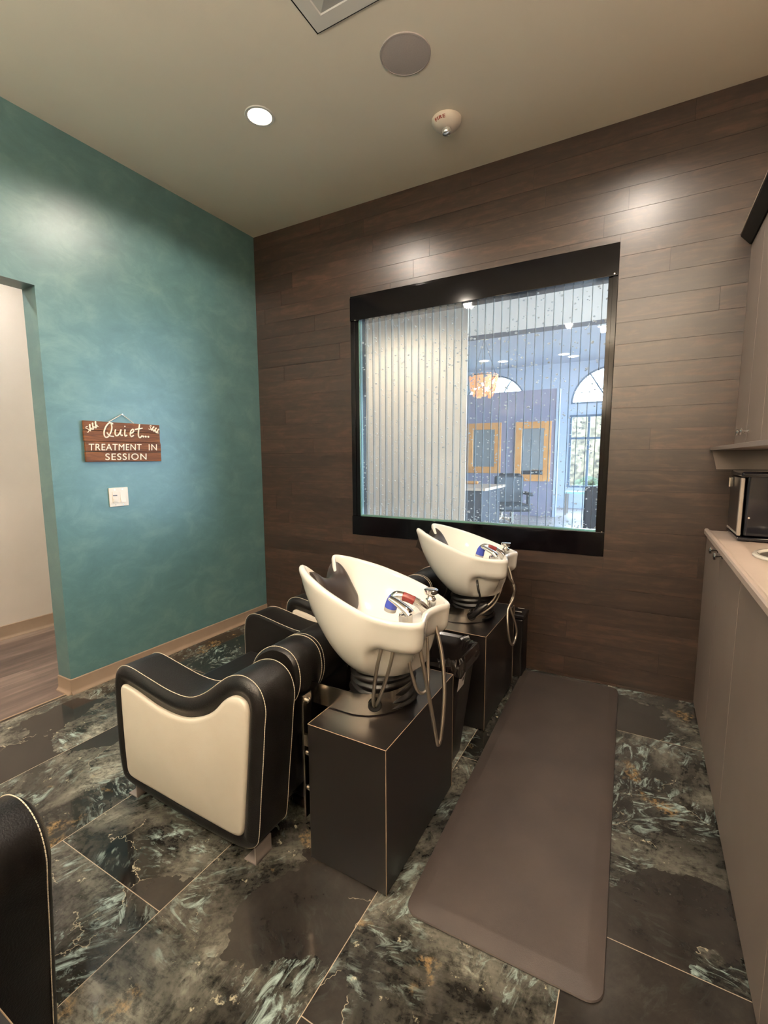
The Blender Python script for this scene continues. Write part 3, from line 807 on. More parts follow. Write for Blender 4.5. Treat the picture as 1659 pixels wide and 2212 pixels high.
def build_station(name, cy, label, hoses):
    t = thing(name, (OX, cy, 0), label, 'shampoo station', 'shampoo backwash stations')
    # seat, base
    b = MB().box(1.085, 1.66, -.248, .262, .255, .372, .03, 4); b.build('seat', M_LEATHER, t, OFF, 60)
    MB().box(1.15, 1.70, -.245, .26, .07, .26, .01).build('base_frame', M_DARKMETAL, t, OFF)
    # arms
    for s, yo, yi in ((-1, -.404, -.250), (1, .420, .265)):
        rings = [arm_ring(armO, yi+s*.004, .014), arm_ring(armO, yi+s*.004+s*.0, .010), arm_ring(armO, yi+s*.009, 0), arm_ring(armO, yo-s*.010, 0), arm_ring(armO, yo-s*.003, .005),
                 arm_ring(armO, yo+s*.006, .018), arm_ring(armO, yo+s*.010, .032), arm_ring(armO, yo+s*.006, .046), arm_ring(armO, yo-s*.004, .058)]
        a = MB().loft(rings).build('armrest', M_LEATHER, t, OFF, 50)
        rings = [arm_ring(panO, yo-s*.006, 0), arm_ring(panO, yo+s*.002, -.001), arm_ring(panO, yo+s*.008, .004), arm_ring(panO, yo+s*.010, .008), arm_ring(panO, yo+s*.0115, .016)]
        MB().loft(rings).build('side_panel', M_CREAM, a, OFF, 50)
        for yy in (yo-s*.010, yi+s*.010):
            mb = MB(); stitch(mb, armO, yy); mb.build('stitching', M_THREAD, a, OFF, 0)
    # backrest bolster
    BK = [(1.605, .36), (1.592, .46), (1.590, .54), (1.607, .612), (1.642, .658), (1.690, .687), (1.735, .693), (1.775, .683), (1.803, .655), (1.814, .612), (1.812, .57), (1.798, .530), (1.778, .50),
          (1.768, .44), (1.758, .35), (1.746, .22), (1.735, .13), (1.70, .105), (1.65, .12), (1.625, .24)]
    bk = [Vector((p[0], p[1])) for p in spline([(a, c, 0) for a, c in BK], 5)]
    y0, y1 = -.238, .253
    rings = [arm_ring(bk, y0+.0, .022), arm_ring(bk, y0-.002, .010), arm_ring(bk, y0+.006, .001)]
    for yy in (-.16, -.112): rings.append(arm_ring(bk, yy, -.001 if yy > -.2 else 0))
    rings += [arm_ring(bk, -.105, .002), arm_ring(bk, -.098, -.001)]
    for yy in (0, ): rings.append(arm_ring(bk, yy, 0))
    rings += [arm_ring(bk, .113, -.001), arm_ring(bk, .120, .002), arm_ring(bk, .127, -.001), arm_ring(bk, y1-.006, .001), arm_ring(bk, y1+.002, .010), arm_ring(bk, y1, .022)]
    a = MB().loft(rings).build('backrest', M_LEATHER, t, OFF, 50)
    mb = MB()
    n0 = int(.10*len(bk)); n1 = int(.62*len(bk))
    for yy in (y0+.010, -.109, -.094, .109, .124, y1-.010):
        pts = [Vector((q.x, yy, q.y)) for q in inset2(bk, -.0012)]
        mb = MB(); dash(mb, pts[n0:] if yy in (y0+.010, y1-.010) else pts[n0:n1])
        mb.build('stitching', M_THREAD, a, OFF, 0)
    # steel feet
    for x, ya in ((1.735, -.385), (1.735, .315), (1.10, -.385), (1.10, .315)):
        mb = MB().box(x-.003, x+.003, ya, ya+.075, 0, .062, .001, 1).box(x-.05, x+.003, ya, ya+.075, 0, .004)
        mb.build('foot', M_FOOT, t, OFF)
    # bracket to pedestal with bolts
    mb = MB().box(1.822, 1.830, -.235, -.190, .10, .545, .001, 1).box(1.822, 1.830, .190, .235, .10, .545, .001, 1).box(1.80, 1.882, -.225, -.215, .36, .40).box(1.80, 1.882, .215, .225, .36, .40).box(1.74, 1.825, -.2, .2, .10, .14)
    br = mb.build('bracket', M_NICKEL, t, OFF)
    for y in (-.2125, .2125):
        for z in (.52, .33, .20): MB().lathe([(0, 0), (.011, 0), (.011, .005), (.007, .010), (0, .011)], (1.830, y, z), 'X', 12).build('bolt', M_CHROME, br, OFF)
    # pedestal
    X0, X1, YA, YB, ZT = 1.880, 2.168, -.275, .275, .482
    p_ = MB().box(X0, X1, YA, YB, .006, ZT, .0012, 1).build('pedestal', M_DARKMETAL, t, OFF, 0)
    mb = MB(); r = .0011  # pale thin lines drawn in as highlights along the sheet edges
    for a, c in (((X0, YA, ZT), (X1, YA, ZT)), ((X1, YA, ZT), (X1, YB, ZT)), ((X0, YB, ZT), (X1, YB, ZT)), ((X0, YA, ZT), (X0, YB, ZT)), ((X1, YA, .006), (X1, YA, ZT)), ((X1, YB, .006), (X1, YB, ZT))):
        mb.tube([a, c], r, 6)
    mb.build('edge_highlight', M_EDGE, p_, OFF)
    for x in (1.91, 2.14):
        for y in (-.25, .25): MB().lathe([(.015, 0), (.015, .006)], (x, y, 0), seg=14).build('glide', M_BIN, p_, OFF)
    # polished U collar round the bellows
    U = [Vector((1.80, -.163)), Vector((1.90, -.163))]+[Vector((1.955+.158*math.cos(a), .163*math.sin(a))) for a in [(-90+180*k/28)*PI/180 for k in range(29)]]+[Vector((1.90, .163)), Vector((1.80, .163))]
    rings = [[(q.x, q.y, z) for q in U] for z in (.486, .5605)]
    Ui = []
    for k, q in enumerate(U):
        tt = (U[min(k+1, len(U)-1)]-U[max(k-1, 0)]).normalized(); Ui.append(q+Vector((-tt.y, tt.x))*.004)
    rings = [[(q.x, q.y, .486), (q.x, q.y, .5605), (w_.x, w_.y, .5605), (w_.x, w_.y, .486)] for q, w_ in zip(U, Ui)]
    co = MB().loft(rings).build('collar', M_NICKEL, t, OFF, 50)
    mb = MB().lathe([(0, 0), (.0235, 0), (.0235, .002), (.019, .003), (.015, .0012), (0, .0010)], (0, 0, 0), 'X', 24)
    ga = math.radians(-54); gm = Matrix.Translation((1.955+.1615*math.cos(ga), .1665*math.sin(ga), .523)) @ Matrix.Rotation(ga, 4, 'Z')
    mb.v = [tuple(gm @ Vector(v)) for v in mb.v]
    mb.build('grommet', M_BELLOWS, co, OFF)
    # pleated bellows
    pr = [(.10, .482), (.112, .484)]
    for k in range(6):
        z = .488+k*.0235; pr += [(.119-.002*k, z+.004), (.122-.002*k, z+.009), (.119-.002*k, z+.014), (.112-.0015*k, z+.0185), (.112-.0015*k, z+.0205)]
    pr.append((.095, .634))
    mb = MB(); rj = random.Random(3); rings = []
    for r, z in pr: rings.append([(2.005+(r+.0035*math.sin(3*a+z*90))*math.cos(a), (r+.002*math.cos(4*a-z*70))*math.sin(a), z+.006*math.sin(2*a+z*25)*math.sin((z-.482)/.152*PI)) for a in [2*PI*j/48 for j in range(48)]])
    mb.loft(rings); mb.build('bellows', M_BELLOWS, t, OFF, 60)
    ba = build_basin(t)
    for path, r, mm in hoses:
        MB().tube(spline(path, 8, False), r, 8).build('supply_hose', mm, t, OFF, 60)
    return t, ba
H1 = [([(2.10, -.172, .752), (2.085, -.180, .68), (2.063, -.165, .58), (2.047, -.137, .523), (2.043, -.120, .515)], .0062, M_STEEL),
      ([(2.135, -.160, .752), (2.122, -.168, .68), (2.086, -.158, .58), (2.054, -.131, .523), (2.048, -.115, .515)], .0062, M_STEEL),
      ([(2.15, -.100, .752), (2.158, -.110, .72), (2.172, -.115, .66), (2.192, -.110, .60), (2.203, -.085, .583), (2.205, -.055, .605), (2.195, -.035, .67), (2.185, -.02, .752)], .0055, M_STEEL),
      ([(2.190, -.100, .760), (2.215, -.105, .66), (2.235, -.098, .54), (2.248, -.086, .44), (2.250, -.075, .413), (2.254, -.060, .44), (2.250, -.025, .56), (2.228, .005, .68), (2.195, .023, .775)], .0068, M_STEEL)]
H2 = [([(2.07, -.140, .752), (2.09, -.170, .69), (2.10, -.165, .63), (2.075, -.150, .57), (2.048, -.132, .523)], .0055, M_BELLOWS),
      ([(2.12, -.060, .755), (2.135, -.020, .69), (2.145, -.05, .62), (2.11, -.110, .57), (2.053, -.132, .523)], .006, M_STEEL),
      ([(2.15, .05, .755), (2.16, .02, .66), (2.15, -.07, .59), (2.11, -.125, .55), (2.055, -.130, .520)], .0055, M_STEEL),
      ([(2.200, -.060, .775), (2.215, -.040, .72), (2.235, -.005, .67), (2.225, .0, .62), (2.215, -.02, .57), (2.235, -.01, .50), (2.242, .025, .43), (2.24, .015, .385), (2.24, -.04, .372), (2.235, -.085, .41), (2.225, -.09, .48), (2.215, -.06, .56), (2.230, -.02, .61), (2.235, -.02, .66), (2.215, -.01, .72), (2.195, .0, .775)], .0062, M_STEEL)]
st1, ba1 = build_station('shampoo_station', -1.516, 'nearer shampoo station in full view, black armchair with cream side panel and white basin', H1)
st2, ba2 = build_station('shampoo_station', -.529, 'far shampoo station below the bubble window, white basin on dark pedestal', H2)
MB().tube([(2.13, -.14, .60), (2.10, -.155, .575), (2.065, -.155, .535), (2.04, -.150, .520)], [.009, .015, .014, .010], 10).build('hose_clamp', M_BELLOWS, st2, OFF)
st0, ba0 = build_station('shampoo_station', -2.918, 'cropped shampoo station at the left edge, only a black leather armrest end showing', H1)

# ================================================================== BINS
def rrect(cx, cy, hx, hy, r, z, n=6):
    P = []
    for (sx, sy, a0) in ((1, 1, 0), (-1, 1, 90), (-1, -1, 180), (1, -1, 270)):
        for k in range(n+1):
            a = math.radians(a0+90*k/n); P.append((cx+sx*(hx-r)+r*math.cos(a), cy+sy*(hy-r)+r*math.sin(a), z))
    return P
t = thing('waste_bin', (1.96, -1.065, 0), 'black plastic waste bin standing between the two shampoo pedestals', 'waste bin')
O = (1.96, -1.065, 0)
c0 = (1.96, -1.065)
rings = [rrect(c0[0], c0[1], .150, .095, .04, 0), rrect(c0[0], c0[1], .156, .100, .045, .004), rrect(c0[0]+.005, c0[1]-.005, .205, .135, .06, .455), rrect(c0[0]+.005, c0[1]-.005, .214, .144, .065, .460), rrect(c0[0]+.005, c0[1]-.005, .216, .146, .065, .495),
         rrect(c0[0]+.005, c0[1]-.005, .210, .140, .06, .497), rrect(c0[0]+.005, c0[1]-.005, .204, .134, .058, .49), rrect(c0[0], c0[1], .150, .095, .04, .012)]
MB().loft(rings).build('bin_body', M_BIN, t, O, 40)
MB().add([(2.165, -1.185, .380), (2.165, -1.105, .380), (2.1740, -1.105, .446), (2.1740, -1.185, .446)], [(0, 1, 2, 3)]).build('sticker', M_PAPER, t, O, 0)
MB().add([(2.1685, -1.135, .405), (2.1685, -1.110, .405), (2.1710, -1.110, .423), (2.1710, -1.135, .423)], [(0, 1, 2, 3)]).build('sticker_print', M_INK, t, O, 0)
# liner: crumpled bag folded over the rim
b = MB(); rl = random.Random(11); N = 84
base = rrect(0, 0, 1, 1, .42, 0, 20)
prof = [(1.075, .448, .004), (1.095, .465, .006), (1.090, .490, .006), (1.06, .510, .005), (1.0, .516, .005), (.945, .508, .006), (.90, .475, .022), (.83, .425, .030), (.78, .37, .032), (.70, .31, .03), (.55, .26, .02), (.25, .24, .012)]
nz_ = [[rl.gauss(0, 1) for _ in range(len(base))] for _ in prof]
rings = []
for k, (f, z, am) in enumerate(prof):
    ring = []
    for j, q in enumerate(base):
        a = 2*PI*j/len(base)
        w_ = .5*nz_[k][j]+.6*math.sin(9*a+k*1.3)+.5*math.sin(17*a-k*2.1)
        zz = z+am*w_*(1.0 if f < .99 else .5)
        if f > 1.04: zz = z+.012*math.sin(5*a+1)+.006*nz_[k][j]
        ff = f*(1+.013*w_*(2.6 if f < .95 else 1))
        ring.append((c0[0]+.005+q[0]*.206*ff, c0[1]-.005+q[1]*.136*ff, zz))
    rings.append(ring)
b.loft(rings, False, True)
ob = b.build('bin_liner', M_BAG, None, O, 0); ob.location = O
tag(ob, 'crumpled black plastic bag lining the waste bin between the pedestals', 'bin liner')

t = thing('pedal_bin', (2.06, -.085, 0), 'narrow black bin tucked behind the far pedestal against the plank wall', 'bin')
O = (2.06, -.085, 0)
MB().box(1.96, 2.20, -.15, -.012, .0, .365, .012, 3).build('bin_body', M_BIN, t, O)
MB().box(1.95, 2.205, -.155, -.010, .366, .392, .008, 3).build('lid', M_BIN, t, O)
for y in (-.12, -.05): MB().lathe([(0, -.02), (.006, -.02), (.006, .02), (0, .02)], (2.165, y, .400), 'X', 12).build('hinge_pin', M_NICKEL, t, O)

# ================================================================== FLOOR MAT
fm = thing('floor_mat', (2.478, -.918, 0), 'long dark brown anti-fatigue rubber mat on the tile floor', 'floor mat', rz=math.radians(1.55))
hx, hy = .268, .884
rings = [rrect(0, 0, hx-.002, hy-.002, .045, 0, 8), rrect(0, 0, hx, hy, .045, .004, 8), rrect(0, 0, hx-.002, hy-.002, .044, .008, 8), rrect(0, 0, hx-.042, hy-.046, .020, .0195, 8), rrect(0, 0, hx-.046, hy-.050, .018, .0200, 8)]
MB().loft(rings).build('mat_body', M_MATRUB, fm, smooth=12)

# ================================================================== CABINETS AND COUNTER
XC = 3.085
def base_cab(y0, y1, label, knob_side):
    t = thing('base_cabinet', ((XC+XR)/2, (y0+y1)/2, 0), label, 'cabinet', 'taupe base cabinets')
    O = ((XC+XR)/2, (y0+y1)/2, 0)
    MB().box(XC+.021, XR-.002, y0+.001, y0+.019, .012, .932).box(XC+.021, XR-.002, y1-.019, y1-.001, .012, .932).box(XC+.021, XR-.002, y0+.019, y1-.019, .012, .03).box(XR-.012, XR-.002, y0+.019, y1-.019, .03, .932).build('carcass', M_CAB, t, O, 0)
    MB().box(XC+.010, XR-.03, y0+.004, y1-.004, 0, .012).build('plinth', M_BIN, t, O, 0)
    ym = (y0+y1)/2
    for a, c, ky in ((y0, ym, ym-.070), (ym, y1, ym+.070)):
        d = MB().box(XC, XC+.020, a+.0012, c-.0012, .014, .935, .001, 1).build('door', M_CAB, t, O, 0)
        mb = MB().lathe([(0, 0), (.008, 0), (.005, .003), (.004, .016), (.006, .020), (.0135, .0215), (.015, .026), (.012, .031), (0, .033)], (0, 0, 0), 'X', 20)
        mb.v = [(XC-v[0], v[1]+ky, v[2]+.922-.004) for v in mb.v]
        mb.build('knob', M_CHROME, d, O, 40)
base_cab(-.985, -.002, 'taupe base cabinet with two knobs, nearest the plank wall', 1)
base_cab(-2.36, -.987, 'taupe base cabinet beside the mat, second from the plank wall', 1)
base_cab(-2.955, -2.362, 'taupe base cabinet nearest the photographer at the right edge', 1)
# worktop with raised front edge and a sink hole
ct = thing('worktop', (3.39, -1.48, .93), 'pale taupe laminate worktop with raised front edge along the right', 'worktop')
O = (3.39, -1.48, .93)
prf = [(3.072, .936), (3.072, .955), (3.076, .9615), (3.084, .9630), (3.090, .9600), (3.096, .9545), (3.104, .9530)]
SX, SY, SR = 3.345, -.672, .165
b = MB()
yN, yF = -2.955, -.002
b.loft([[(x, y, z) for x, z in prf] for y in (yN, yF)], False, False, closed=False)
seg = 48
circ = [(SX+SR*math.cos(2*PI*j/seg), SY+SR*math.sin(2*PI*j/seg), .953) for j in range(seg)]
def sq(j):
    a = 2*PI*j/seg; c_, s_ = math.cos(a), math.sin(a); k = .225/max(abs(c_), abs(s_)); return (SX+c_*k, SY+s_*k, .953)
sqr = [sq(j) for j in range(seg)]
b.loft([circ, sqr], False, False)
for (x0, x1, y0, y1) in ((3.104, SX-.225, yN, yF), (SX+.225, XR-.002, yN, yF), (SX-.225, SX+.225, yN, SY-.225), (SX-.225, SX+.225, SY+.225, yF)):
    b.add([(x0, y0, .953), (x1, y0, .953), (x1, y1, .953), (x0, y1, .953)], [(0, 1, 2, 3)])
b.add([(3.072, yN, .936), (XR-.002, yN, .936), (XR-.002, yN, .953), (3.104, yN, .953), (3.072, yN, .955)], [(0, 1, 2, 3, 4)])
b.build('counter_slab', M_COUNTER, ct, O, 30)
sk = thing('counter_sink', (SX, SY, .953), 'round white-rimmed sink set into the worktop at the right edge', 'sink')
MB().lathe([(.163, .001), (.180, .001), (.181, .005), (.176, .010), (.166, .011), (.160, .006), (.158, 0)], seg=56, cap=False).build('rim', M_PORC, sk)
MB().lathe([(.158, .002), (.152, -.02), (.14, -.09), (.10, -.13), (.03, -.14), (0, -.14)], seg=56, cap=False).build('bowl', M_STAINLESS, sk)
# splash panels
sp = MB()
pr = [(3.078, 1.3615), (3.100, 1.268), (XR-.013, 1.268), (XR-.013, 1.3615)]
sp.loft([[(x, y, z) for x, z in pr] for y in (-.014, -.0006)])
ob = sp.build('end_panel', M_CAB, None, (3.4, -.005, 1.268), 0); ob.location = (3.4, -.005, 1.268)
tag(ob, 'narrow taupe panel on the plank wall between the cabinet shelf and the towel warmer', 'panel')
sp = MB().box(XR-.012, XR-.001, -2.955, -.012, .955, 1.360)
ob = sp.build('splash_panel', M_CAB, None, (XR, -1.4, .955), 0); ob.location = (XR, -1.4, .955)
tag(ob, 'long taupe splash panel along the right wall under the wall cabinets', 'splash panel')
# upper cabinets
XU = 3.165
def wall_cab(y0, y1, label):
    O = ((XU+XR)/2, (y0+y1)/2, 1.378)
    t = thing('wall_cabinet', O, label, 'cabinet', 'taupe wall cabinets')
    MB().box(XU+.020, XR-.002, y0+.001, y1-.001, 1.379, 2.324).build('carcass', M_CAB, t, O, 0)
    ym = (y0+y1)/2
    for a, c, ky in ((y0, ym, ym-.045), (ym, y1, ym+.045)):
        d = MB().box(XU, XU+.019, a+.0012, c-.0012, 1.381, 2.324, .001, 1).build('door', M_CAB, t, O, 0)
        mb = MB().lathe([(0, 0), (.008, 0), (.005, .003), (.004, .016), (.006, .020), (.0135, .0215), (.015, .026), (.012, .031), (0, .033)], (0, 0, 0), 'X', 20)
        mb.v = [(XU-v[0], v[1]+ky, v[2]+1.440) for v in mb.v]
        mb.build('knob', M_CHROME, d, O, 40)
wall_cab(-.62, -.002, 'taupe wall cabinet with two knobs, beside the plank wall above the towel warmer')
wall_cab(-1.6, -.622, 'taupe wall cabinet over the counter sink at the right edge')
wall_cab(-2.4, -1.602, 'taupe wall cabinet nearest the photographer, out past the right edge')
ob = MB().box(3.068, XR-.002, -2.4, -.002, 1.3625, 1.3785, .001, 1).build('light_shelf', M_CAB, None, (3.4, -1.2, 1.37), 0); ob.location = (3.4, -1.2, 1.37)
tag(ob, 'thin projecting shelf running under the taupe wall cabinets', 'shelf')
cr = thing('crown_moulding', (3.3, -1.2, 2.32), 'black sloping crown moulding topping the wall cabinets', 'crown moulding')
O = (3.3, -1.2, 2.32)
prf = [(3.160, 2.3295), (3.122, 2.372), (3.122, 2.378), (3.30, 2.378), (3.30, 2.3295)]
MB().loft([[(x, y, z) for x, z in prf] for y in (-2.4, -.002)]).build('crown_face', M_CROWN, cr, O, 0)
MB().box(3.119, XR-.002, -2.4, -.002, 2.3785, 2.385).build('crown_top', M_CROWNTOP, cr, O, 0)
# led strip under the shelf
ls = thing('cabinet_light', (3.42, -.72, 1.3625), 'warm light strip under the wall cabinet shelf', 'light strip')
MB().box(-.02, .02, -.55, .55, -.012, -.0005).build('housing', M_WHITEP, ls, smooth=0)
MB().box(-.014, .014, -.54, .54, -.0135, -.012).build('diffuser', mat('lit_strip', (1, 1, 1, 1), .5, emit=(1, .80, .56, 1), estr=26), ls, smooth=0)

# towel warmer
O = (3.36, -.17, .954)
tw = thing('towel_warmer', O, 'black hot towel cabinet with a brown door on the worktop by the plank wall', 'towel warmer')
X0, X1, Y0, Y1, Z0, Z1 = 3.174, 3.58, -.318, -.020, .975, 1.255
MB().box(X0+.012, X1, Y0, Y1, Z0, Z1, .010, 3).build('body', M_WARMER, tw, O)
MB().box(X0-.012, X1+.003, Y0-.006, Y1+.006, Z1-.014, Z1+.010, .009, 3).build('top_cover', M_WARMER, tw, O)
MB().box(X0-.012, X1, Y0-.008, Y1+.006, .957, .973, .005, 2).build('base', M_WARMER, tw, O)
d = MB().box(X0-.010, X0+.008, Y0+.026, Y1, Z0+.004, Z1-.018, .004, 2).build('door', M_WDOOR, tw, O)
MB().box(X0-.013, X0+.002, Y0+.003, Y0+.026, Z0+.002, Z1-.018, .004, 2).build('door_edge', M_SILVER, d, O)
MB().box(X0-.012, X0-.008, Y0+.028, Y1-.002, Z0+.004, Z0+.014, .001, 1).build('door_sill', M_SILVER, d, O)
MB().box(X0-.030, X0-.010, -.105, -.088, 1.185, 1.232, .004, 2).build('handle', M_CHROME, d, O)
MB().lathe([(0, 0), (.004, 0), (.004, .003), (0, .003)], (3.200, Y0-.002, 1.06), 'Y', 10).build('indicator', M_WHITE, tw, O)
for x in (3.20, 3.55):
    for y in (-.30, -.05): MB().lathe([(.012, 0), (.012, .0045)], (x, y, .9532), seg=12).build('foot', M_BIN, tw, O)

# ================================================================== SALON BEYOND THE BUBBLE WINDOW
SC = 3.7
struct(MB().box(-5, 6, .12, 10.1, -.08, -.002).build('floor_salon', M_SALONFLOOR, smooth=0))
struct(MB().box(-5, 6, .12, 10.1, SC, SC+.08).build('ceiling_salon', M_SALONWALL, smooth=0))
struct(MB().box(-5.1, -5, .12, 10.1, 0, SC).build('wall_salon_left', M_SALONWALL, smooth=0))
b = MB().box(6, 6.1, .12, 2, 0, SC).box(6, 6.1, 8, 10.1, 0, SC).box(6, 6.1, 2, 8, 0, .3).box(6, 6.1, 2, 8, 2.9, SC)  # wide unseen opening added to bring more daylight into the salon
struct(b.build('wall_salon_right', M_SALONWALL, smooth=0))
struct(MB().box(-5, 1.35, 1.2, 1.212, 0, SC).build('wall_salon_partition', M_SALONBEIGE, smooth=0))
# curved beige soffit over the near part of the salon
b = MB(); ed = [(-5+11*k/40, 2.62-.03*((-5+11*k/40)-2.6)**2*(.55 if (-5+11*k/40) < 2.6 else .3)+.0) for k in range(41)]
lo = [(x, .12, 2.75) for x, y in ed]; 
rings = [[(x, .12, 2.75) for x, y in ed], [(x, y, 2.75) for x, y in ed], [(x, y, SC) for x, y in ed], [(x, .12, SC) for x, y in ed]]
b.loft(rings, False, False, closed=False)
struct(b.build('ceiling_soffit', M_SALONBEIGE, smooth=30))
struct(MB().box(-5, 6, 3.45, 3.75, 2.985, SC).build('trim_2', M_BEAM, smooth=0))
struct(MB().box(-5, 1.04, 7.9, 8.05, 0, 2.80).build('wall_salon_purple', M_PURPLE, smooth=0))
struct(MB().box(1.04, 1.10, 7.88, 8.07, 0, 2.80).build('trim_3', M_SALONWALL, smooth=0))
# far wall with two arched windows
def arch_pts(cx, z0, zs, r, n=24):
    return [(cx-r, z0), (cx+r, z0), (cx+r, zs)]+[(cx+r*math.cos(PI*k/n), zs+r*math.sin(PI*k/n)) for k in range(1, n)]+[(cx-r, zs)]
WIN = [(1.92, .87), (-.93, .87)]
b = MB(); zs, r = 2.67, .87
def rect(x0, x1, z0, z1): b.box(x0, x1, 10.0, 10.12, z0, z1)
rect(-5, -.93-r, 0, SC); rect(-.93+r, 1.92-r, 0, SC); rect(1.92+r, 6, 0, SC)
for cx, rr in WIN:
    rect(cx-r, cx+r, 0, .55); rect(cx-r, cx+r, 2.38, 2.67)
    n = 24
    for k in range(n):
        a0, a1 = PI*k/n, PI*(k+1)/n
        P = [(cx+r*math.cos(a0), zs+r*math.sin(a0)), (cx+r*math.cos(a1), zs+r*math.sin(a1))]
        Q = [P[0], P[1], (P[1][0], SC), (P[0][0], SC)]
        b.loft([[(x, y, z) for x, z in Q] for y in (10.0, 10.12)])
struct(b.build('wall_salon_far', M_SALONWALL, smooth=0))
for i, (cx, rr) in enumerate(WIN):
    t = bpy.data.objects.new('window_%d' % (i+1), None); COL.objects.link(t); t.location = (cx, 10.02, .55); struct(t)
    O = (cx, 10.02, .55)
    b = MB()
    for x in (cx-r+.02, cx-.42, cx+.42, cx+r-.02): b.box(x-.025, x+.025, 9.99, 10.06, .55, 2.38)
    for z in (.57, 1.80, 2.36): b.box(cx-r, cx+r, 9.984, 10.066, z-.025, z+.025)
    b.box(cx-r, cx+r, 9.984, 10.066, 2.66, 2.70)
    b.tube([(cx+(r-.015)*math.cos(PI*k/24), 10.02, zs+(r-.015)*math.sin(PI*k/24)) for k in range(25)], .03, 6)
    for a in (PI*.32, PI*.68): b.tube([(cx, 10.02, 2.68), (cx+r*math.cos(a), 10.02, 2.68+r*math.sin(a))], .018, 6)
    b.build('window_frame', M_WFRAME, t, O, 0)
    b = MB().add([(cx-r, 10.05, .55), (cx+r, 10.05, .55), (cx+r, 10.05, 2.38), (cx-r, 10.05, 2.38)], [(0, 1, 2, 3)])
    A = arch_pts(cx, 2.67, 2.67, r)
    b.add([(x, 10.05, z) for x, z in A[2:]], [tuple(range(len(A)-2))])
    b.build('pane', M_PANE, t, O, 0)
# outside
struct(MB().box(-14, 18, 10.12, 24, -.3, -.1).build('ground_outside', M_OUTGROUND, smooth=0))
struct(MB().box(6.1, 18, -4, 10.12, -.3, -.1).build('ground_outside_right', M_OUTGROUND, smooth=0))
ob = MB().box(-8, 12, 17, 17.4, -.1, 3.1).build('garden_wall', M_OUTWALL, None, (2, 17.2, -.1), 0); ob.location = (2, 17.2, -.1)
tag(ob, 'sunlit tan stone wall outside beyond the arched windows', 'wall')
b = MB(); rl = random.Random(21)
for k in range(160):
    x, y, z = rl.uniform(.6, 5.5), rl.uniform(15.2, 16.4), rl.uniform(-.1, .45)
    rr = rl.uniform(.12, .26); b.add([(x+v.x*rr*rl.uniform(.7, 1.2), y+v.y*rr, z+v.z*rr) for v in iv], fi)
ob = b.build('hedge', M_LEAF, None, (3, 15.8, -.1), 0); ob.location = (3, 15.8, -.1)
tag(ob, 'green hedge outside in front of the tan stone wall', 'hedge')
# framed mirrors on the purple wall
def mirror(x0, x1, z0, z1, label):
    O = ((x0+x1)/2, 7.89, z0); t = thing('wall_mirror', O, label, 'mirror', 'framed mirrors on the purple wall'); w_ = .15
    b = MB().box(x0, x0+w_, 7.85, 7.899, z0, z1, .01).box(x1-w_, x1, 7.85, 7.899, z0, z1, .01).box(x0+w_, x1-w_, 7.852, 7.899, z1-w_, z1, .01).box(x0+w_, x1-w_, 7.852, 7.899, z0, z0+w_, .01)
    b.build('frame', M_ORANGE, t, O)
    MB().box(x0+w_*.9, x1-w_*.9, 7.885, 7.897, z0+w_*.9, z1-w_*.9).build('mirror_glass', M_MIRROR, t, O, 0)
mirror(-.96, -.14, .96, 2.12, 'left honey-wood framed mirror seen through the bubble window, under the chandelier')
mirror(.18, .96, .79, 2.11, 'right honey-wood framed mirror seen through the bubble window, beside the bright window')
# chandelier
O = (-.16, 6.5, SC); t = thing('chandelier', O, 'glowing amber shell chandelier hanging in the salon beyond the window', 'chandelier')
MB().lathe([(0, 0), (.10, 0), (.09, -.03), (0, -.035)], (0, 0, 0), seg=24).build('canopy', M_NICKEL, t)
b = MB()
for k in range(3):
    a = 2*PI*k/3; b.tube([(0, 0, -.03), (.26*math.cos(a), .26*math.sin(a), -.74)], .005, 5)
b.build('cables', M_NICKEL, t)
MB().lathe([(.285, -.74), (.30, -.74), (.30, -.76), (.285, -.76)], seg=32, cap=False).build('hoop', M_NICKEL, t)
b = MB(); rl = random.Random(9)
for k in range(300):
    tier = rl.random(); rr = .295-.12*tier*tier; a = rl.uniform(0, 2*PI); z = -.75-.40*tier
    x, y = rr*math.cos(a), rr*math.sin(a); s_ = .028
    tx, ty = -math.sin(a), math.cos(a)
    P = [(x+tx*s_*math.cos(q)+math.cos(a)*.01*math.sin(3*q), y+ty*s_*math.cos(q), z+s_*1.25*math.sin(q)) for q in [2*PI*j/8 for j in range(8)]]
    b.add(P, [tuple(range(8))])
sh = b.build('shell_discs', M_SHELL, t, smooth=0); sh['kind'] = 'stuff'
# salon downlights
M_SLENS = mat('lit_salon_lens', (1, 1, 1, 1), .5, emit=(1, .92, .8, 1), estr=8)
for x, y, lb in ((.2, 6.17, 'salon downlight nearest the dark beam'), (1.0, 8.9, 'left one of the pair of salon downlights above the far window'), (1.16, 9.25, 'right one of the pair of salon downlights above the far window'),
                 (-.84, 8.7, 'salon downlight just behind the chandelier cables'), (-.45, 9.0, 'salon downlight right of the chandelier cables')):
    t = thing('salon_downlight', (x, y, SC), lb, 'ceiling light', 'salon downlights')
    MB().lathe([(.11, 0), (.115, -.006), (.14, -.006), (.145, 0)], seg=24, cap=False).build('trim_ring', M_WHITEP, t)
    MB().lathe([(0, -.004), (.11, -.004)], seg=24, cap=False).build('lens', M_SLENS, t)
t = thing('ceiling_projector_light', (2.25, 6.6, SC), 'bright spotlight bar on the salon ceiling by the right window edge', 'light bar')
MB().box(-.35, .35, -.06, .06, -.05, 0, .01).build('track', M_WHITEP, t)
for k in range(3): MB().lathe([(.0, -.16), (.05, -.15), (.055, -.06), (.02, -.05), (0, -.05)], (-.25+.25*k, 0, 0), seg=16).build('spot_head', M_SLENS, t)
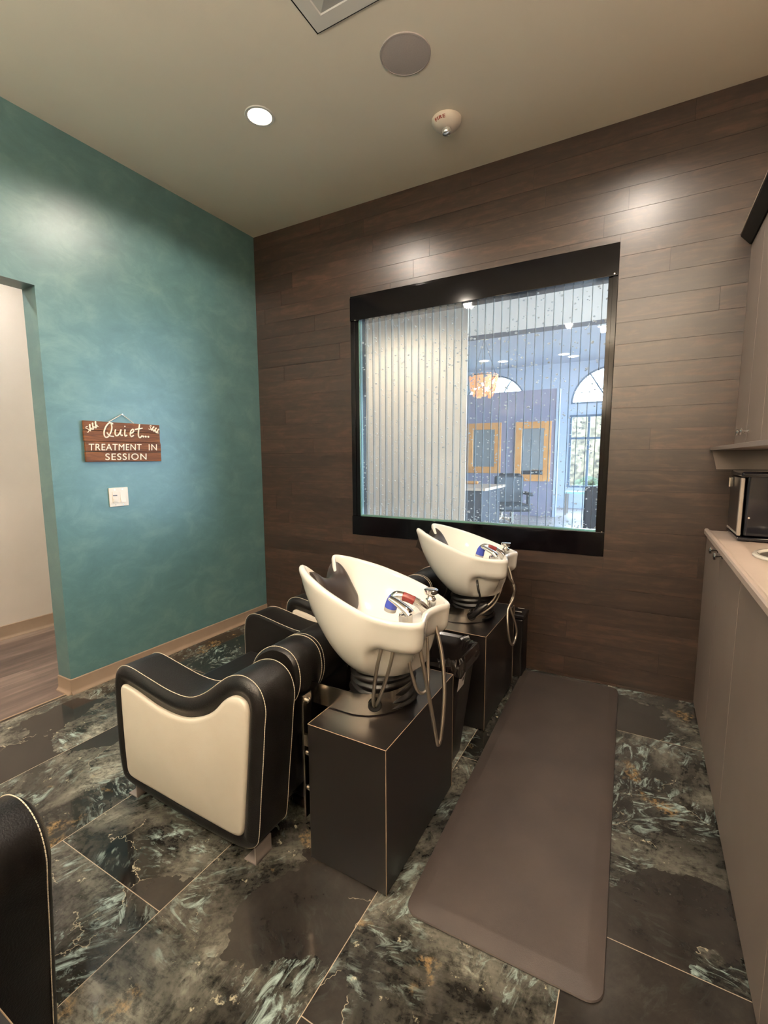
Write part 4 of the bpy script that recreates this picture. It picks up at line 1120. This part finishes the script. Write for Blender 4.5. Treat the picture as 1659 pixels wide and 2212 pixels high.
for x, lb in ((-.6, 'soffit downlight in front of the beige partition, far from the bubble window edge'), (.75, 'soffit downlight in front of the beige partition edge')):
    t = thing('soffit_downlight', (x, .42, 2.75), lb, 'ceiling light', 'soffit downlights')
    MB().lathe([(.058, 0), (.060, -.004), (.072, -.004), (.075, 0)], seg=32, cap=False).build('trim_ring', M_WHITEP, t)
    MB().lathe([(0, -.003), (.058, -.003)], seg=32, cap=False).build('lens', M_LENS, t)
    l = bpy.data.lights.new('soffit_beam', 'SPOT'); l.energy = 70; l.color = (1, .88, .72); l.spot_size = math.radians(160); l.spot_blend = .5; l.shadow_soft_size = .06
    o = bpy.data.objects.new('soffit_beam', l); COL.objects.link(o); o.parent = t; o.location = (0, 0, -.012)
# reception desk
O = (.1, 4.0, 0); t = thing('reception_desk', O, 'dark salon desk with a pale wood top seen through the bubble window', 'desk')
MB().box(-1.2, .86, 3.45, 4.55, .86, .90, .006).build('desk_top', M_DESKTOP, t, O)
MB().box(-1.15, .78, 3.55, 4.5, 0, .86, .004).build('desk_body', M_DESK, t, O)
ob = MB().box(-.2, .45, -.03, .03, 0, .05, .02).build('hair_tool', M_ORANGE, None); ob.location = (0, 4.4, .90)
tag(ob, 'yellow roll lying on the pale salon desk top', 'roll')
# salon chairs
def salon_chair(x, y, rz, label):
    t = thing('salon_chair', (x, y, 0), label, 'chair', 'salon styling chairs', rz)
    for k in range(5):
        a = 2*PI*k/5; MB().tube([(0, 0, .09), (.16*math.cos(a), .16*math.sin(a), .07), (.30*math.cos(a), .30*math.sin(a), .02)], [.03, .025, .018], 8).build('base_leg', M_DESKTOP, t)
    MB().lathe([(0, .05), (.035, .05), (.035, .40), (0, .40)], seg=16).build('gas_column', M_NICKEL, t)
    MB().box(-.27, .27, -.27, .27, .40, .52, .04, 3).build('seat', M_SALONBLACK, t)
    MB().box(-.26, .26, .20, .30, .50, 1.0, .04, 3).build('backrest', M_SALONBLACK, t)
    for s_ in (-1, 1):
        MB().box(s_*.29-.03, s_*.29+.03, -.2, .25, .66, .72, .02, 2).build('armrest', M_SALONBLACK, t)
        MB().box(s_*.29-.02, s_*.29+.02, -.02, .08, .45, .67, .01).build('arm_post', M_SALONBLACK, t)
salon_chair(.78, 5.3, .5, 'black salon chair on a pale star base beside the desk end, through the window')
salon_chair(.25, 6.6, -.4, 'black salon chair standing behind the pale desk, seen through the bubble window')
# waiting seat near the far window
O = (2.35, 4.6, 0); t = thing('lounge_seat', O, 'dark upholstered seat at the lower right edge of the bubble window', 'armchair')
MB().box(2.05, 2.75, 4.3, 5.0, .05, .45, .05, 3).build('seat', M_SALONBLACK, t, O)
MB().box(2.05, 2.75, 4.25, 4.40, .05, .92, .05, 3).build('backrest', M_SALONBLACK, t, O)
for x in (2.10, 2.70): 
    for y in (4.32, 4.95): MB().lathe([(.02, 0), (.025, .06)], (x, y, 0), seg=10).build('leg', M_NICKEL, t, O)
# side table with papers by the window
O = (1.45, 8.6, 0); t = thing('side_table', O, 'small pale table by the far window in the salon', 'table')
MB().box(1.2, 1.75, 8.4, 8.8, .50, .54, .005).build('table_top', mat('aqua_top', srgb(150, 200, 205), .4), t, O)
for x in (1.24, 1.71):
    for y in (8.44, 8.76): MB().box(x-.02, x+.02, y-.02, y+.02, 0, .50).build('leg', M_NICKEL, t, O)

# hall ceiling light (beyond the doorway)
t = thing('hall_downlight', (-.72, -1.9, HC), 'round downlight in the hall ceiling beyond the doorway', 'ceiling light')
MB().lathe([(.058, 0), (.060, -.004), (.072, -.004), (.075, 0)], seg=32, cap=False).build('trim_ring', M_WHITEP, t)
MB().lathe([(0, -.003), (.058, -.003)], seg=32, cap=False).build('lens', M_LENS, t)
l = bpy.data.lights.new('hall_beam', 'SPOT'); l.energy = 125; l.color = (1, .92, .85); l.spot_size = math.radians(160); l.spot_blend = .5; l.shadow_soft_size = .06
o = bpy.data.objects.new('hall_beam', l); COL.objects.link(o); o.parent = t; o.location = (0, 0, -.012)
